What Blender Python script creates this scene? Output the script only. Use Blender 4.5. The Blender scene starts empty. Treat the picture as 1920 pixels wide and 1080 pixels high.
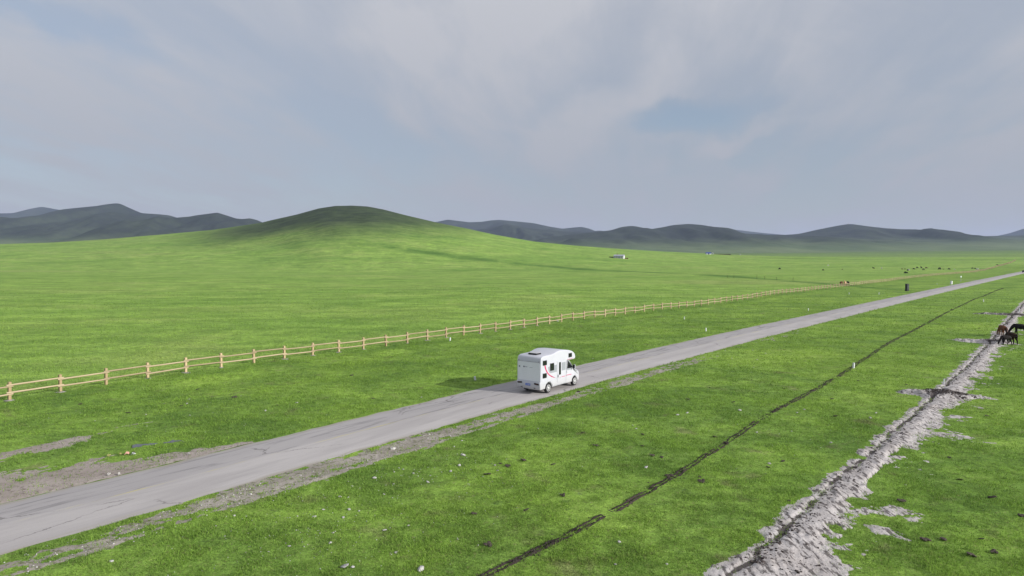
import bpy, bmesh, math, random
import numpy as np
from mathutils import Vector, Matrix

random.seed(7)
RNG = np.random.default_rng(11)
SC = bpy.context.scene
COL = SC.collection
R = math.radians

# ------------------------------------------------------------------ camera
CAM_H = 10.5
PITCH = math.atan(58 / 1280.0)
cam = bpy.data.cameras.new('camera')
cam.sensor_width = 36.0
cam.lens = 24.0
cam.clip_start = 0.5
cam.clip_end = 60000
camo = bpy.data.objects.new('camera', cam)
COL.objects.link(camo)
camo.location = (0, 0, CAM_H)
camo.rotation_euler = (math.pi / 2 - PITCH, 0, 0)
SC.camera = camo

# ------------------------------------------------------------------ light
SUN_EL = R(21.0)
SUN_H = Vector((0.914, -0.406, 0)).normalized()          # horizontal direction towards the sun
SUN_DIR = Vector((SUN_H.x * math.cos(SUN_EL), SUN_H.y * math.cos(SUN_EL), math.sin(SUN_EL)))
sun = bpy.data.lights.new('sun', 'SUN')
sun.energy = 4.7
sun.angle = R(0.6)
sun.color = (1.0, 0.965, 0.915)
suno = bpy.data.objects.new('sun', sun)
COL.objects.link(suno)
suno.rotation_euler = (-SUN_DIR).to_track_quat('-Z', 'Y').to_euler()

SC.view_settings.view_transform = 'Standard'
SC.view_settings.look = 'None'
SC.view_settings.exposure = 0.30
SC.view_settings.gamma = 1.0
SC.view_settings.use_curve_mapping = False
SC.cycles.volume_bounces = 1
SC.cycles.max_bounces = 6
SC.cycles.diffuse_bounces = 2
SC.cycles.transparent_max_bounces = 8


class NT:
    """small helper to write node trees"""
    def __init__(self, tree):
        self.t = tree
        self.n = tree.nodes
        self.l = tree.links

    def new(self, kind, **kw):
        nd = self.n.new(kind)
        for k, v in kw.items():
            setattr(nd, k, v)
        return nd

    def put(self, sock, v):
        if v is None:
            return
        if isinstance(v, bpy.types.NodeSocket):
            self.l.new(v, sock)
        else:
            if hasattr(sock.default_value, '__len__') and not hasattr(v, '__len__'):
                v = (v,) * len(sock.default_value)
            if hasattr(v, '__len__') and len(sock.default_value) == 4 and len(v) == 3:
                v = tuple(v) + (1.0,)
            sock.default_value = v

    def math(self, op, a, b=None, c=None, clamp=False):
        nd = self.new('ShaderNodeMath', operation=op, use_clamp=clamp)
        self.put(nd.inputs[0], a)
        self.put(nd.inputs[1], b)
        self.put(nd.inputs[2], c)
        return nd.outputs[0]

    def vmath(self, op, a, b=None):
        nd = self.new('ShaderNodeVectorMath', operation=op)
        self.put(nd.inputs[0], a)
        if b is not None:
            self.put(nd.inputs[1], b)
        return nd.outputs['Value'] if op in ('LENGTH', 'DOT_PRODUCT', 'DISTANCE') else nd.outputs[0]

    def mix(self, f, a, b):
        nd = self.new('ShaderNodeMix', data_type='RGBA')
        nd.clamp_factor = True
        self.put(nd.inputs[0], f)
        self.put(nd.inputs[6], a)
        self.put(nd.inputs[7], b)
        return nd.outputs[2]

    def mul(self, f, a, b):
        nd = self.new('ShaderNodeMix', data_type='RGBA', blend_type='MULTIPLY')
        self.put(nd.inputs[0], f)
        self.put(nd.inputs[6], a)
        self.put(nd.inputs[7], b)
        return nd.outputs[2]

    def ramp(self, v, lo, hi, a=0.0, b=1.0, smooth=True):
        nd = self.new('ShaderNodeMapRange')
        nd.interpolation_type = 'SMOOTHSTEP' if smooth else 'LINEAR'
        nd.clamp = True
        self.put(nd.inputs[0], v)
        nd.inputs[1].default_value = lo
        nd.inputs[2].default_value = hi
        nd.inputs[3].default_value = a
        nd.inputs[4].default_value = b
        return nd.outputs[0]

    def noise(self, vec, scale, detail=4.0, rough=0.55, dist=0.0, out=0):
        nd = self.new('ShaderNodeTexNoise')
        nd.noise_dimensions = '3D'
        self.put(nd.inputs['Vector'], vec)
        nd.inputs['Scale'].default_value = scale
        nd.inputs['Detail'].default_value = detail
        nd.inputs['Roughness'].default_value = rough
        nd.inputs['Distortion'].default_value = dist
        return nd.outputs[out]

    def attr(self, name):
        nd = self.new('ShaderNodeAttribute', attribute_name=name)
        return nd.outputs['Fac']

    def scale(self, vec, s, rz=0.0, loc=(0, 0, 0)):
        nd = self.new('ShaderNodeMapping')
        self.put(nd.inputs[0], vec)
        nd.inputs['Location'].default_value = loc
        nd.inputs['Rotation'].default_value = (0, 0, rz)
        nd.inputs['Scale'].default_value = s
        return nd.outputs[0]


def pixel_dir(px, py):
    u = (px - 960) / 1280.0
    v = (540 - py) / 1280.0
    d = Vector((u, math.cos(PITCH) + v * math.sin(PITCH), -math.sin(PITCH) + v * math.cos(PITCH)))
    return d.normalized()


# ------------------------------------------------------------------ sky: clear air with thin, streaky cloud veil
W = bpy.data.worlds.new('World')
SC.world = W
W.use_nodes = True
w = NT(W.node_tree)
w.n.clear()
sky = w.new('ShaderNodeTexSky', sky_type='NISHITA')
sky.sun_disc = False
sky.sun_elevation = SUN_EL
sky.sun_rotation = math.atan2(SUN_DIR.x, SUN_DIR.y)
sky.altitude = 700
sky.air_density = 1.0
sky.dust_density = 1.6
sky.ozone_density = 1.2
tc = w.new('ShaderNodeTexCoord').outputs['Generated']
sep = w.new('ShaderNodeSeparateXYZ')
w.put(sep.inputs[0], tc)
zz = w.math('ADD', w.math('MAXIMUM', sep.outputs[2], 0.0), 0.16)
cmb = w.new('ShaderNodeCombineXYZ')
w.put(cmb.inputs[0], w.math('DIVIDE', sep.outputs[0], zz))
w.put(cmb.inputs[1], w.math('DIVIDE', sep.outputs[1], zz))
deck = cmb.outputs[0]                                     # point on a flat cloud deck
warp = w.vmath('ADD', deck, w.vmath('MULTIPLY', w.vmath('SUBTRACT', w.noise(deck, 0.7, 3, out=1), (0.5, 0.5, 0.5)), (1.3, 1.3, 0)))
def streak(vec, sx, sy, rz, loc):
    return w.scale(w.scale(vec, (1, 1, 1), R(rz)), (sx, sy, 1), 0.0, loc)


n1 = w.noise(streak(warp, 0.62, 0.36, 12, (0.4, 2.2, 0)), 1.0, 6, 0.52, 0.3)
n2 = w.noise(streak(warp, 1.5, 0.42, 14, (3.1, 0.7, 0)), 1.0, 7, 0.58, 0.5)
n3 = w.noise(streak(deck, 5.0, 0.9, 10, (8.0, 1.0, 0)), 1.0, 6, 0.62, 0.4)
cov = w.math('ADD', w.math('MULTIPLY', n1, 0.55), w.math('MULTIPLY', n2, 0.35))
cov = w.math('ADD', cov, w.math('MULTIPLY', n3, 0.24))
veil = w.ramp(cov, 0.46, 0.70)
veil = w.math('ADD', veil, w.ramp(sep.outputs[2], 0.0, 0.16, 0.35, 0.0))


def patch(px, py, sx, sy, tilt):
    """soft oval round a direction: a gap or a bank in the veil"""
    c = pixel_dir(px, py)
    right = Vector((c.y, -c.x, 0)).normalized()
    up = right.cross(c).normalized()
    a = R(tilt)
    ax = right * math.cos(a) + up * math.sin(a)
    ay = up * math.cos(a) - right * math.sin(a)
    d = w.vmath('SUBTRACT', tc, tuple(c))
    d = w.vmath('ADD', d, w.vmath('MULTIPLY', w.vmath('SUBTRACT', w.noise(tc, 9.0, 4, out=1), (0.5, 0.5, 0.5)), (0.10, 0.10, 0.10)))
    qx = w.math('DIVIDE', w.vmath('DOT_PRODUCT', d, tuple(ax)), sx)
    qy = w.math('DIVIDE', w.vmath('DOT_PRODUCT', d, tuple(ay)), sy)
    qz = w.math('DIVIDE', w.vmath('DOT_PRODUCT', d, tuple(c)), 0.4)
    q = w.math('SQRT', w.math('ADD', w.math('ADD', w.math('MULTIPLY', qx, qx), w.math('MULTIPLY', qy, qy)), w.math('MULTIPLY', qz, qz)))
    return w.ramp(q, 0.25, 1.15, 1.0, 0.0)


gap = patch(1300, 212, 0.115, 0.030, 8)
gap2 = patch(1440, 280, 0.17, 0.04, 4)
gap3 = patch(60, 20, 0.16, 0.03, -12)
gap4 = patch(760, 262, 0.22, 0.034, -14)
bank = patch(1130, 225, 0.15, 0.05, 28)
bank2 = patch(1380, 258, 0.085, 0.016, 14)
bank3 = patch(60, 200, 0.16, 0.05, -12)
veil = w.math('ADD', veil, w.math('MULTIPLY', bank, 0.60))
veil = w.math('ADD', veil, w.math('MULTIPLY', bank3, 0.35))
veil = w.math('SUBTRACT', veil, w.math('MULTIPLY', gap, 1.25))
veil = w.math('SUBTRACT', veil, w.math('MULTIPLY', gap2, 0.35))
veil = w.math('SUBTRACT', veil, w.math('MULTIPLY', gap3, 0.55))
veil = w.math('SUBTRACT', veil, w.math('MULTIPLY', gap4, 0.35))
veil = w.math('ADD', veil, w.math('MULTIPLY', bank2, 0.7), clamp=True)
high = w.ramp(sep.outputs[2], 0.02, 0.42)
veil = w.math('ADD', veil, w.math('MULTIPLY', high, 0.30), clamp=True)
thin = w.math('ADD', w.math('MULTIPLY', veil, 0.34), 0.60)
thin = w.math('SUBTRACT', thin, w.math('MULTIPLY', gap, 0.30))
thin = w.math('SUBTRACT', thin, w.math('MULTIPLY', gap3, 0.12), clamp=True)
ccol = w.mix(high, (2.92, 3.03, 3.46), (4.35, 4.43, 4.80))
ccol = w.mix(w.ramp(sep.outputs[2], 0.30, 1.0), ccol, (5.6, 5.7, 6.1))
ccol = w.mul(1.0, ccol, w.mix(veil, (0.93, 0.94, 0.955), (1.08, 1.07, 1.055)))   # thin cloud, lit through; thicker and brighter overhead
colr = w.mix(thin, sky.outputs[0], ccol)
bg = w.new('ShaderNodeBackground')
w.put(bg.inputs[0], colr)
bg.inputs[1].default_value = 0.10
wo = w.new('ShaderNodeOutputWorld')
w.l.new(bg.outputs[0], wo.inputs[0])


# ------------------------------------------------------------------ numeric helpers
def hash2(i, j, seed):
    i = i.astype(np.int64)
    j = j.astype(np.int64)
    h = (i * 374761393 + j * 668265263 + seed * 1442695041) & 0x7fffffff
    h = ((h ^ (h >> 13)) * 1274126177) & 0x7fffffff
    h = h ^ (h >> 16)
    return (h & 0xffff) / 65535.0


def vnoise(x, y, seed=0):
    x = np.asarray(x, float)
    y = np.asarray(y, float)
    xi = np.floor(x)
    yi = np.floor(y)
    fx = x - xi
    fy = y - yi
    fx = fx * fx * fx * (fx * (fx * 6 - 15) + 10)
    fy = fy * fy * fy * (fy * (fy * 6 - 15) + 10)
    a = hash2(xi, yi, seed)
    b = hash2(xi + 1, yi, seed)
    c = hash2(xi, yi + 1, seed)
    d = hash2(xi + 1, yi + 1, seed)
    return (a + (b - a) * fx) * (1 - fy) + (c + (d - c) * fx) * fy


def fbm(x, y, oct=4, seed=0, gain=0.5):
    """-1 .. 1"""
    s = 0
    a = 1.0
    t = 0
    for k in range(oct):
        s = s + a * (vnoise(x * 2 ** k + 17.3 * k, y * 2 ** k - 9.1 * k, seed + k) * 2 - 1)
        t += a
        a *= gain
    return s / t


def sstep(a, b, x):
    t = np.clip((x - a) / (b - a), 0, 1)
    return t * t * (3 - 2 * t)


def P(px, py, z=0.0):
    d = pixel_dir(px, py)
    t = (z - CAM_H) / d.z
    return (d.x * t, d.y * t)


def smooth_path(pts, step=2.0):
    """Catmull-Rom through the points, resampled"""
    pts = [np.array(p, float) for p in pts]
    p = [2 * pts[0] - pts[1]] + pts + [2 * pts[-1] - pts[-2]]
    out = []
    for i in range(1, len(p) - 2):
        n = max(2, int(np.linalg.norm(p[i + 1] - p[i]) / step))
        n = min(n, 24)
        for k in range(n):
            t = k / n
            out.append(0.5 * ((2 * p[i]) + (-p[i - 1] + p[i + 1]) * t + (2 * p[i - 1] - 5 * p[i] + 4 * p[i + 1] - p[i + 2]) * t * t + (-p[i - 1] + 3 * p[i] - 3 * p[i + 1] + p[i + 2]) * t ** 3))
    out.append(pts[-1])
    return np.array(out)


class Path:
    """polyline with arc length s and signed offset t (positive to the right)"""
    def __init__(self, pts):
        self.p = np.asarray(pts, float)
        d = np.diff(self.p, axis=0)
        self.L = np.linalg.norm(d, axis=1)
        self.d = d / self.L[:, None]
        self.s = np.concatenate([[0], np.cumsum(self.L)])

        # the path as a graph over its own chord, for quick look-up
        c = self.p[-1] - self.p[0]
        self.c = c / np.linalg.norm(c)
        self.a = self.p @ self.c
        self.b = self.p[:, 0] * self.c[1] - self.p[:, 1] * self.c[0]
        m = np.gradient(self.b, self.a)
        self.cs = 1 / np.sqrt(1 + m * m)
        self.sn = m * self.cs

    def coords(self, x, y):
        x = np.asarray(x, float)
        y = np.asarray(y, float)
        a = x * self.c[0] + y * self.c[1]
        b = x * self.c[1] - y * self.c[0]
        d = b - np.interp(a, self.a, self.b)
        t = d * np.interp(a, self.a, self.cs)
        s_ = np.interp(a, self.a, self.s) + d * np.interp(a, self.a, self.sn)
        over = np.maximum(np.maximum(self.a[0] - a, a - self.a[-1]), 0)
        t = np.where(over > 0, np.where(t < 0, -1, 1) * np.hypot(t, over), t)
        return np.clip(s_, 0, self.s[-1]), t

    def at(self, s, t=0.0):
        s = np.asarray(s, float)
        i = np.clip(np.searchsorted(self.s, s) - 1, 0, len(self.L) - 1)
        u = s - self.s[i]
        # smoothed normal
        x = self.p[i, 0] + self.d[i, 0] * u
        y = self.p[i, 1] + self.d[i, 1] * u
        f = np.clip(u / self.L[i], 0, 1)
        j0 = np.clip(i - 1, 0, len(self.L) - 1)
        j1 = np.clip(i + 1, 0, len(self.L) - 1)
        da = 0.5 * (self.d[j0] + self.d[i])
        db = 0.5 * (self.d[i] + self.d[j1])
        dd = da * (1 - f)[..., None] + db * f[..., None]
        dd /= np.linalg.norm(dd, axis=-1)[..., None]
        return x + dd[..., 1] * t, y - dd[..., 0] * t


# the lines of the place
road_c = smooth_path([(-62, -30), (-40.2, 0.4), (-19.8, 26.2), (-11.0, 38.0), (-3.4, 48.0), (5.2, 59.2), (14.6, 71.0), (32.6, 93.2), (55.8, 121.0), (150, 233), (366, 487), (700, 880)], 3.0)
ROAD = Path(road_c)
HALF = 3.0
FENCE = Path(smooth_path([(-47, 35), (-41.3, 42.6), (-36.96, 49.78), (-31.3, 58.9), (-25.2, 67.5), (-7.99, 89.9), (16.6, 121.9), (45.2, 154.5), (80, 197.5), (124, 250), (205, 346), (360, 525), (640, 868)], 3.0))
FURROW = Path(smooth_path([(-5.5, 16.5), (-0.62, 22.24), (2.93, 26.3), (7.99, 32.53), (16.93, 44.72), (27.66, 58.59), (54.39, 93.7), (105, 157), (168, 233)], 1.5))
SAND = Path([(-6.0, 6.2), (0.74, 14.2), (7.26, 22.0), (28.2, 46.8), (39.65, 60.4), (55.06, 79.0), (91.48, 124.22), (140, 184), (185, 240)])


# ------------------------------------------------------------------ terrain heights
SKY_U = np.array([-1500, -600, -300, 0, 100, 200, 300, 400, 490, 520, 560, 600, 630, 660, 690, 720, 760, 820, 870, 930, 1000, 1070, 1150, 1230, 1350, 1450, 1600, 2600, 4000])
SKY_Y = np.array([474, 470, 465, 458, 455, 449, 441, 432, 419, 412, 403, 392, 387.5, 387, 388.5, 394, 404, 418, 428, 441, 453, 460, 466, 471, 477, 481, 483, 484, 484])


def base_rise(Y):
    q = np.clip((Y - 480) / 2500.0, 0, 1.85)
    return 38.6 * q ** 1.5


def terrain(x, y):
    x = np.asarray(x, float)
    y = np.asarray(y, float)
    r = np.hypot(x, y)
    yy = np.maximum(y, 0.22 * r)
    u = 960 + 1280 * x / np.maximum(yy, 1e-3)
    bz = base_rise(r * 0.9)
    D = 1080 + 60 * np.sin(u / 210.0)
    crest = 10.5 + (482 - np.interp(u, SKY_U, SKY_Y)) / 1280.0 * D
    rough = fbm(x / 190, y / 190, 4, 3)
    t = np.clip((yy - 470) / (D - 470), 0, 1)
    front = t * t * (3 - 2 * t)
    front = front * (0.82 + 0.18 * t)
    tb = np.clip((yy - D) / 900, 0, 1)
    back = 1 - tb * tb * (3 - 2 * tb)
    prof = np.where(yy < D, front, back)
    sw = crest * prof
    forward = sstep(0.0, 0.4, y / np.maximum(r, 1e-3))
    sw = sw * forward
    z = np.maximum(bz, sw) + 0.35 * np.minimum(bz, sw) * np.exp(-np.abs(bz - sw) / 12.0) * 0.3
    z = z + rough * 2.2 * sstep(450, 900, r) * (1 - np.exp(-((yy - D) / 90.0) ** 2) * forward)
    mid_ = np.clip(4 * prof * (1 - prof), 0, 1) * forward * sstep(26, 60, crest)
    z = z + mid_ * (1.6 * fbm(u / 60.0 + 0.006 * yy, yy / 300.0, 3, 5) + 1.6 * fbm(x / 45, y / 45, 3, 7))
    # near ground: soft undulation, level under the road
    und = 0.16 * fbm(x / 21.0, y / 21.0, 2, 21) + 0.5 * fbm(x / 120.0, y / 120.0, 2, 31) * sstep(60, 160, r)
    near = r < 1100
    S = np.zeros(x.shape)
    T = np.full(x.shape, 50.0)
    TF = np.full(x.shape, 80.0)
    if near.any():
        S[near], T[near] = ROAD.coords(x[near], y[near])
        _, TF[near] = FENCE.coords(x[near], y[near])
    calm = sstep(HALF + 0.3, HALF + 9.0, np.abs(T))
    und = und * calm * (1 - sstep(500, 900, r))
    # small bank along the roadside of the fence, and a drained dip beside it
    und = und + (0.16 * np.exp(-((TF - 4.2) / 0.8) ** 2) - 0.10 * np.exp(-((TF - 6.0) / 0.9) ** 2)) * (1 - sstep(200, 500, r)) * calm
    return z + und


def z_at(x, y):
    return float(terrain(np.array([x]), np.array([y]))[0])


# ------------------------------------------------------------------ surfaces lying in the grass (height above the ground; shows where positive)
def heap_e(s, t, s0, t0, ls, lt, ang_, seed):
    """oval spoil heap: 1 at the middle, 0 at the rim"""
    ds, dt = s - s0, t - t0
    c, n = math.cos(ang_), math.sin(ang_)
    a = (dt * c + ds * n) / lt
    b = (ds * c - dt * n) / ls
    return 1 - np.sqrt(a * a + b * b) + 0.50 * fbm(s / 1.1, t / 1.4, 5, seed, 0.65)


def sand_h(s, t):
    wl = 0.55 + 0.55 * fbm(s / 1.7, s * 0 + 3, 4, 41, 0.6)
    wr = 1.72 + 0.45 * fbm(s / 3.6, s * 0 + 7, 3, 43)
    wr = wr + 2.0 * np.exp(-((s - 20.5) / 4.0) ** 2) - 0.35 * sstep(80, 120, s)
    far = sstep(60, 140, s)
    h1 = heap_e(s, t, 59.8, 0.1, 1.5, 3.1, 0.19, 44)
    h2 = heap_e(s, t, 102.0, -0.6, 1.6, 3.6, 0.10, 45)
    h3 = heap_e(s, t, 152.0, -1.2, 1.7, 5.0, -0.05, 46)
    l1 = heap_e(s, t, 46.2, 2.3, 1.0, 2.1, -0.10, 47)
    l2 = heap_e(s, t, 30.6, 2.7, 0.9, 1.3, 0.1, 48) - 0.2
    l3 = heap_e(s, t, 51.8, 2.2, 0.9, 1.6, 0.2, 49) - 0.25
    l4 = heap_e(s, t, 28.0, 3.0, 0.7, 1.2, 0.1, 50) - 0.3
    rag = 0.75 * fbm(s * 0.9, t * 0.9, 5, 47, 0.64) + 0.35 * fbm(s * 4.0, t * 4.0, 3, 58, 0.6)
    e = np.minimum((t + wl) / 0.55, (wr - t) / 1.15) + rag - 0.9 * sstep(0.18, 0.5, fbm(s / 2.4, t / 1.3, 4, 62, 0.6)) * sstep(0.5, 1.2, t)
    spots = fbm(s / 1.6, t / 0.8, 4, 57, 0.6) - 0.32 - 0.35 * np.abs(t - 2.6)
    lobe = np.maximum(np.maximum(l1, l2), np.maximum(np.maximum(l3, l4), spots)) * 1.6 + 0.9 * rag + 1.5 * fbm(s * 1.6, t * 1.0, 5, 60, 0.66) - 0.35
    e = np.maximum(e, lobe)
    hp = np.maximum(np.maximum(h1, h2), h3)
    e = np.maximum(e, hp * 2.2)
    body = 0.055 * np.clip(e, -1.2, 0.50)
    bump = 0.075 * np.exp(-((t - 0.75) / 0.55) ** 2) + 0.035 * np.exp(-((t + 0.32) / 0.18) ** 2)
    heap = 0.36 * np.clip(hp, 0, 1) ** 0.7
    groove = -0.085 * np.exp(-((t - 0.22 * fbm(s / 1.3, s * 0, 3, 51)) / 0.13) ** 2) * (1 - np.clip(hp * 2, 0, 1)) * sstep(-0.75, -0.05, fbm(s / 1.1, s * 0 + 9, 3, 52))
    lump = (0.030 * fbm(s * 2.0, t * 2.0, 4, 53, 0.6) + 0.030 * fbm(s * 5, t * 5, 3, 54, 0.6)) * (1 + 1.2 * np.clip(hp, 0, 1))
    xw, yw = 0.646 * s + 0.763 * t, 0.763 * s - 0.646 * t
    scr = fbm(xw * 3.4, yw * 1.0, 4, 59, 0.62)
    lump = lump + (0.045 * np.clip(scr, -0.25, 0.6)) * sstep(0.0, 0.5, t) 
    inn = sstep(-0.1, 0.9, e)
    h = body + inn * (bump + heap + groove + lump)
    h = np.where(e > 0.40, np.maximum(h, 0.012), h)
    return h, e, np.clip(h1 * 1.8, 0, 1) + np.clip(h2 * 1.3, 0, 1) + np.clip(h3 * 4 + 1.0, 0, 1.6)


def furrow_h(s, t):
    on = sstep(-0.30, 0.15, fbm(s / 2.3, s * 0 + 5, 4, 61) + 0.36 - 0.25 * sstep(110, 190, s))
    wob = 0.12 * fbm(s / 1.9, s * 0 + 2, 4, 63, 0.6)
    tt = t - wob
    lump = 0.06 * fbm(s * 3.6, t * 3.6, 3, 65)
    wid = 0.07 + 0.07 * vnoise(s / 0.9, s * 0, 66)
    h = -0.075 + on * (0.130 * np.exp(-((np.abs(tt) - wid) / 0.070) ** 2) - 0.02 * np.exp(-(tt / 0.05) ** 2)) + lump * (0.3 + on)
    return h


def verge_h(s, tr):
    """bare gravelly dirt along the near edge of the road; tr = metres beyond the edge"""
    n = fbm(s / 1.9, tr / 0.8, 5, 71, 0.6)
    big = fbm(s / 8.0, tr / 4.0, 2, 73)
    band = np.exp(-((tr - 1.15) / 0.85) ** 2) * 0.75 + 0.5 * np.exp(-((tr - 2.1 - 0.35 * fbm(s / 6, s * 0, 2, 74)) / 0.22) ** 2)
    along = 1 - 0.5 * sstep(101, 110, s) + 0.35 * np.exp(-((s - 124) / 6) ** 2)
    fine_ = fbm(s / 0.55, tr / 0.38, 3, 76, 0.65)
    k = band * along * 0.98 + 0.45 * n + 0.45 * fine_ + 0.34 * big - 0.44 - 0.55 * sstep(2.4, 3.4, tr) - 0.3 * sstep(130, 170, s)
    return 0.05 * np.clip(k, -1, 0.6)


_q0 = np.array(P(-60, 872))
_q1 = np.array(P(175, 814))
_s, _t = ROAD.coords(np.array([_q0[0], _q1[0]]), np.array([_q0[1], _q1[1]]))
TR_S = float(_s.mean())
TR_T = float(-_t.mean() - HALF)
_l = math.hypot(_s[1] - _s[0], _t[1] - _t[0])
TR_C = float((_s[1] - _s[0]) / _l)
TR_N = float(-(_t[1] - _t[0]) / _l)


def verge_far_h(s, tl):
    """bare earth on the far side, tl = metres beyond the far edge"""
    n = fbm(s / 2.4, tl / 1.0, 5, 81, 0.6)
    wide = np.interp(s, [40, 66, 72, 76, 79, 82, 86], [5.2, 5.0, 4.4, 3.2, 2.0, 0.9, 0.05])
    k = 0.75 * (1 - tl / np.maximum(wide, 0.05)) + 0.50 * n + 0.3 * fbm(s / 0.7, tl / 0.45, 3, 86, 0.65) - 1.2 * sstep(82, 87, s)
    k = k - 0.5 * np.exp(-((tl - 0.0) / 0.25) ** 2)
    # pale track leading off
    sx, tx = s - TR_S, tl - TR_T
    a = (sx * TR_C + tx * TR_N) / 4.6
    b = (tx * TR_C - sx * TR_N) / 0.85
    k2 = 0.42 - np.sqrt(a * a + b * b) * 0.5 + 0.55 * n + 0.3 * fbm(s / 0.7, tl / 0.45, 3, 86, 0.65)
    k = np.maximum(k, k2)
    return 0.05 * np.clip(k, -1, 0.6)


PUD = Path([P(246, 836.5), P(272, 833.5), P(300, 831), P(318, 828.5), P(343, 824), P(352, 822), P(372, 817.5), P(392, 814.5)])


def puddle_k(x, y):
    s, t = PUD.coords(x, y)
    L = PUD.s[-1]
    gap = 1.0 * np.exp(-((s - L * 0.62) / 0.5) ** 2) + 0.5 * sstep(L * 0.85, L, s)
    return 0.20 - np.abs(t + 0.25 * fbm(s * 0.8, s * 0, 2, 93)) + 0.75 * fbm(s * 1.3, t * 1.3, 4, 91, 0.62) - 0.25 * gap


def cover(x, y):
    """how much bare surface stands above the ground (metres), road excluded"""
    S, T = ROAD.coords(x, y)
    c = np.full(x.shape, -0.1)

    def raise_to(m, h):
        c[m] = np.maximum(c[m], h)

    m = (T > HALF - 0.2) & (T < HALF + 3.8) & (S < 205)
    raise_to(m, verge_h(S[m], T[m] - HALF))
    m = (T < -HALF + 0.2) & (T > -HALF - 13) & (S > 50) & (S < 93)
    raise_to(m, verge_far_h(S[m], -T[m] - HALF))
    s2, t2 = SAND.coords(x, y)
    m = (t2 > -9) & (t2 < 6.2)
    raise_to(m, sand_h(s2[m], t2[m])[0])
    s3, t3 = FURROW.coords(x, y)
    m = np.abs(t3) < 0.62
    raise_to(m, furrow_h(s3[m], t3[m]))
    m = (np.abs(x - PUD.p[3, 0]) < 5) & (np.abs(y - PUD.p[3, 1]) < 5)
    raise_to(m, np.where(puddle_k(x[m], y[m]) > 0, 0.1, -0.1))
    return c, S, T


# ------------------------------------------------------------------ object helpers
def tag(o, label=None, cat=None, group=None, kind=None):
    if label:
        o['label'] = label
    if cat:
        o['category'] = cat
    if group:
        o['group'] = group
    if kind:
        o['kind'] = kind
    return o


def link(name, me, mat=None, parent=None, loc=None):
    o = bpy.data.objects.new(name, me)
    COL.objects.link(o)
    if mat is not None and me is not None and not me.materials:
        me.materials.append(mat)
    if parent is not None:
        o.parent = parent
    if loc is not None:
        o.location = loc
    return o


def empty(name, loc, rz=0.0):
    o = bpy.data.objects.new(name, None)
    COL.objects.link(o)
    o.location = loc
    o.rotation_euler = (0, 0, rz)
    o.empty_display_size = 0.3
    return o


def np_mesh(name, verts, faces, smooth=True, attrs=None):
    """verts (n,3); faces (m,k)"""
    me = bpy.data.meshes.new(name)
    verts = np.ascontiguousarray(verts, dtype=np.float32)
    faces = np.ascontiguousarray(faces, dtype=np.int32)
    m, k = faces.shape
    me.vertices.add(len(verts))
    me.vertices.foreach_set('co', verts.ravel())
    me.loops.add(m * k)
    me.loops.foreach_set('vertex_index', faces.ravel())
    me.polygons.add(m)
    me.polygons.foreach_set('loop_start', np.arange(0, m * k, k, dtype=np.int32))
    me.polygons.foreach_set('use_smooth', np.full(m, smooth, dtype=bool))
    for nm, v in (attrs or {}).items():
        a = me.attributes.new(nm, 'FLOAT', 'POINT')
        a.data.foreach_set('value', np.ascontiguousarray(v, dtype=np.float32))
    me.update(calc_edges=True)
    return me


def grid_faces(nr, nc):
    i = np.arange(nr - 1)[:, None] * nc + np.arange(nc - 1)[None, :]
    i = i.ravel()
    return np.stack([i, i + 1, i + nc + 1, i + nc], 1)


def bm_mesh(bm, name, smooth=False):
    bmesh.ops.recalc_face_normals(bm, faces=bm.faces)
    me = bpy.data.meshes.new(name)
    bm.to_mesh(me)
    bm.free()
    if smooth:
        for p in me.polygons:
            p.use_smooth = True
    return me


def bm_box(bm, c, s, M=None):
    v = []
    for dx in (-.5, .5):
        for dy in (-.5, .5):
            for dz in (-.5, .5):
                p = Vector((c[0] + dx * s[0], c[1] + dy * s[1], c[2] + dz * s[2]))
                v.append(bm.verts.new(M @ p if M else p))
    fs = [(0, 1, 3, 2), (4, 6, 7, 5), (0, 4, 5, 1), (2, 3, 7, 6), (0, 2, 6, 4), (1, 5, 7, 3)]
    return [bm.faces.new([v[i] for i in f]) for f in fs]


def box_mesh(name, c, s, bevel=0.0, seg=2):
    bm = bmesh.new()
    bm_box(bm, c, s)
    if bevel:
        bmesh.ops.bevel(bm, geom=bm.edges[:], offset=bevel, segments=seg, affect='EDGES')
    return bm_mesh(bm, name)


def bm_tube(bm, a, b, ra, rb, n=8):
    a = Vector(a)
    b = Vector(b)
    q = (b - a).to_track_quat('Z', 'Y')
    r0 = []
    r1 = []
    for i in range(n):
        an = 2 * math.pi * i / n
        d = q @ Vector((math.cos(an), math.sin(an), 0))
        r0.append(bm.verts.new(a + d * ra))
        r1.append(bm.verts.new(b + d * rb))
    for i in range(n):
        j = (i + 1) % n
        bm.faces.new((r0[i], r0[j], r1[j], r1[i]))
    bm.faces.new(r0[::-1])
    bm.faces.new(r1)


# ------------------------------------------------------------------ materials
def material(name):
    m = bpy.data.materials.new(name)
    m.use_nodes = True
    t = NT(m.node_tree)
    t.n.clear()
    out = t.new('ShaderNodeOutputMaterial')
    return m, t, out


def principled(t, out, col, rough=0.6, spec=0.3, bump=None, bstr=0.3, bdist=0.02, metal=0.0, coat=0.0):
    b = t.new('ShaderNodeBsdfPrincipled')
    t.put(b.inputs['Base Color'], col)
    t.put(b.inputs['Roughness'], rough)
    b.inputs['Specular IOR Level'].default_value = spec
    b.inputs['Metallic'].default_value = metal
    b.inputs['Coat Weight'].default_value = coat
    if bump is not None:
        bn = t.new('ShaderNodeBump')
        bn.inputs['Strength'].default_value = bstr
        bn.inputs['Distance'].default_value = bdist
        t.put(bn.inputs['Height'], bump)
        t.l.new(bn.outputs[0], b.inputs['Normal'])
    t.l.new(b.outputs[0], out.inputs['Surface'])
    return b


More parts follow.
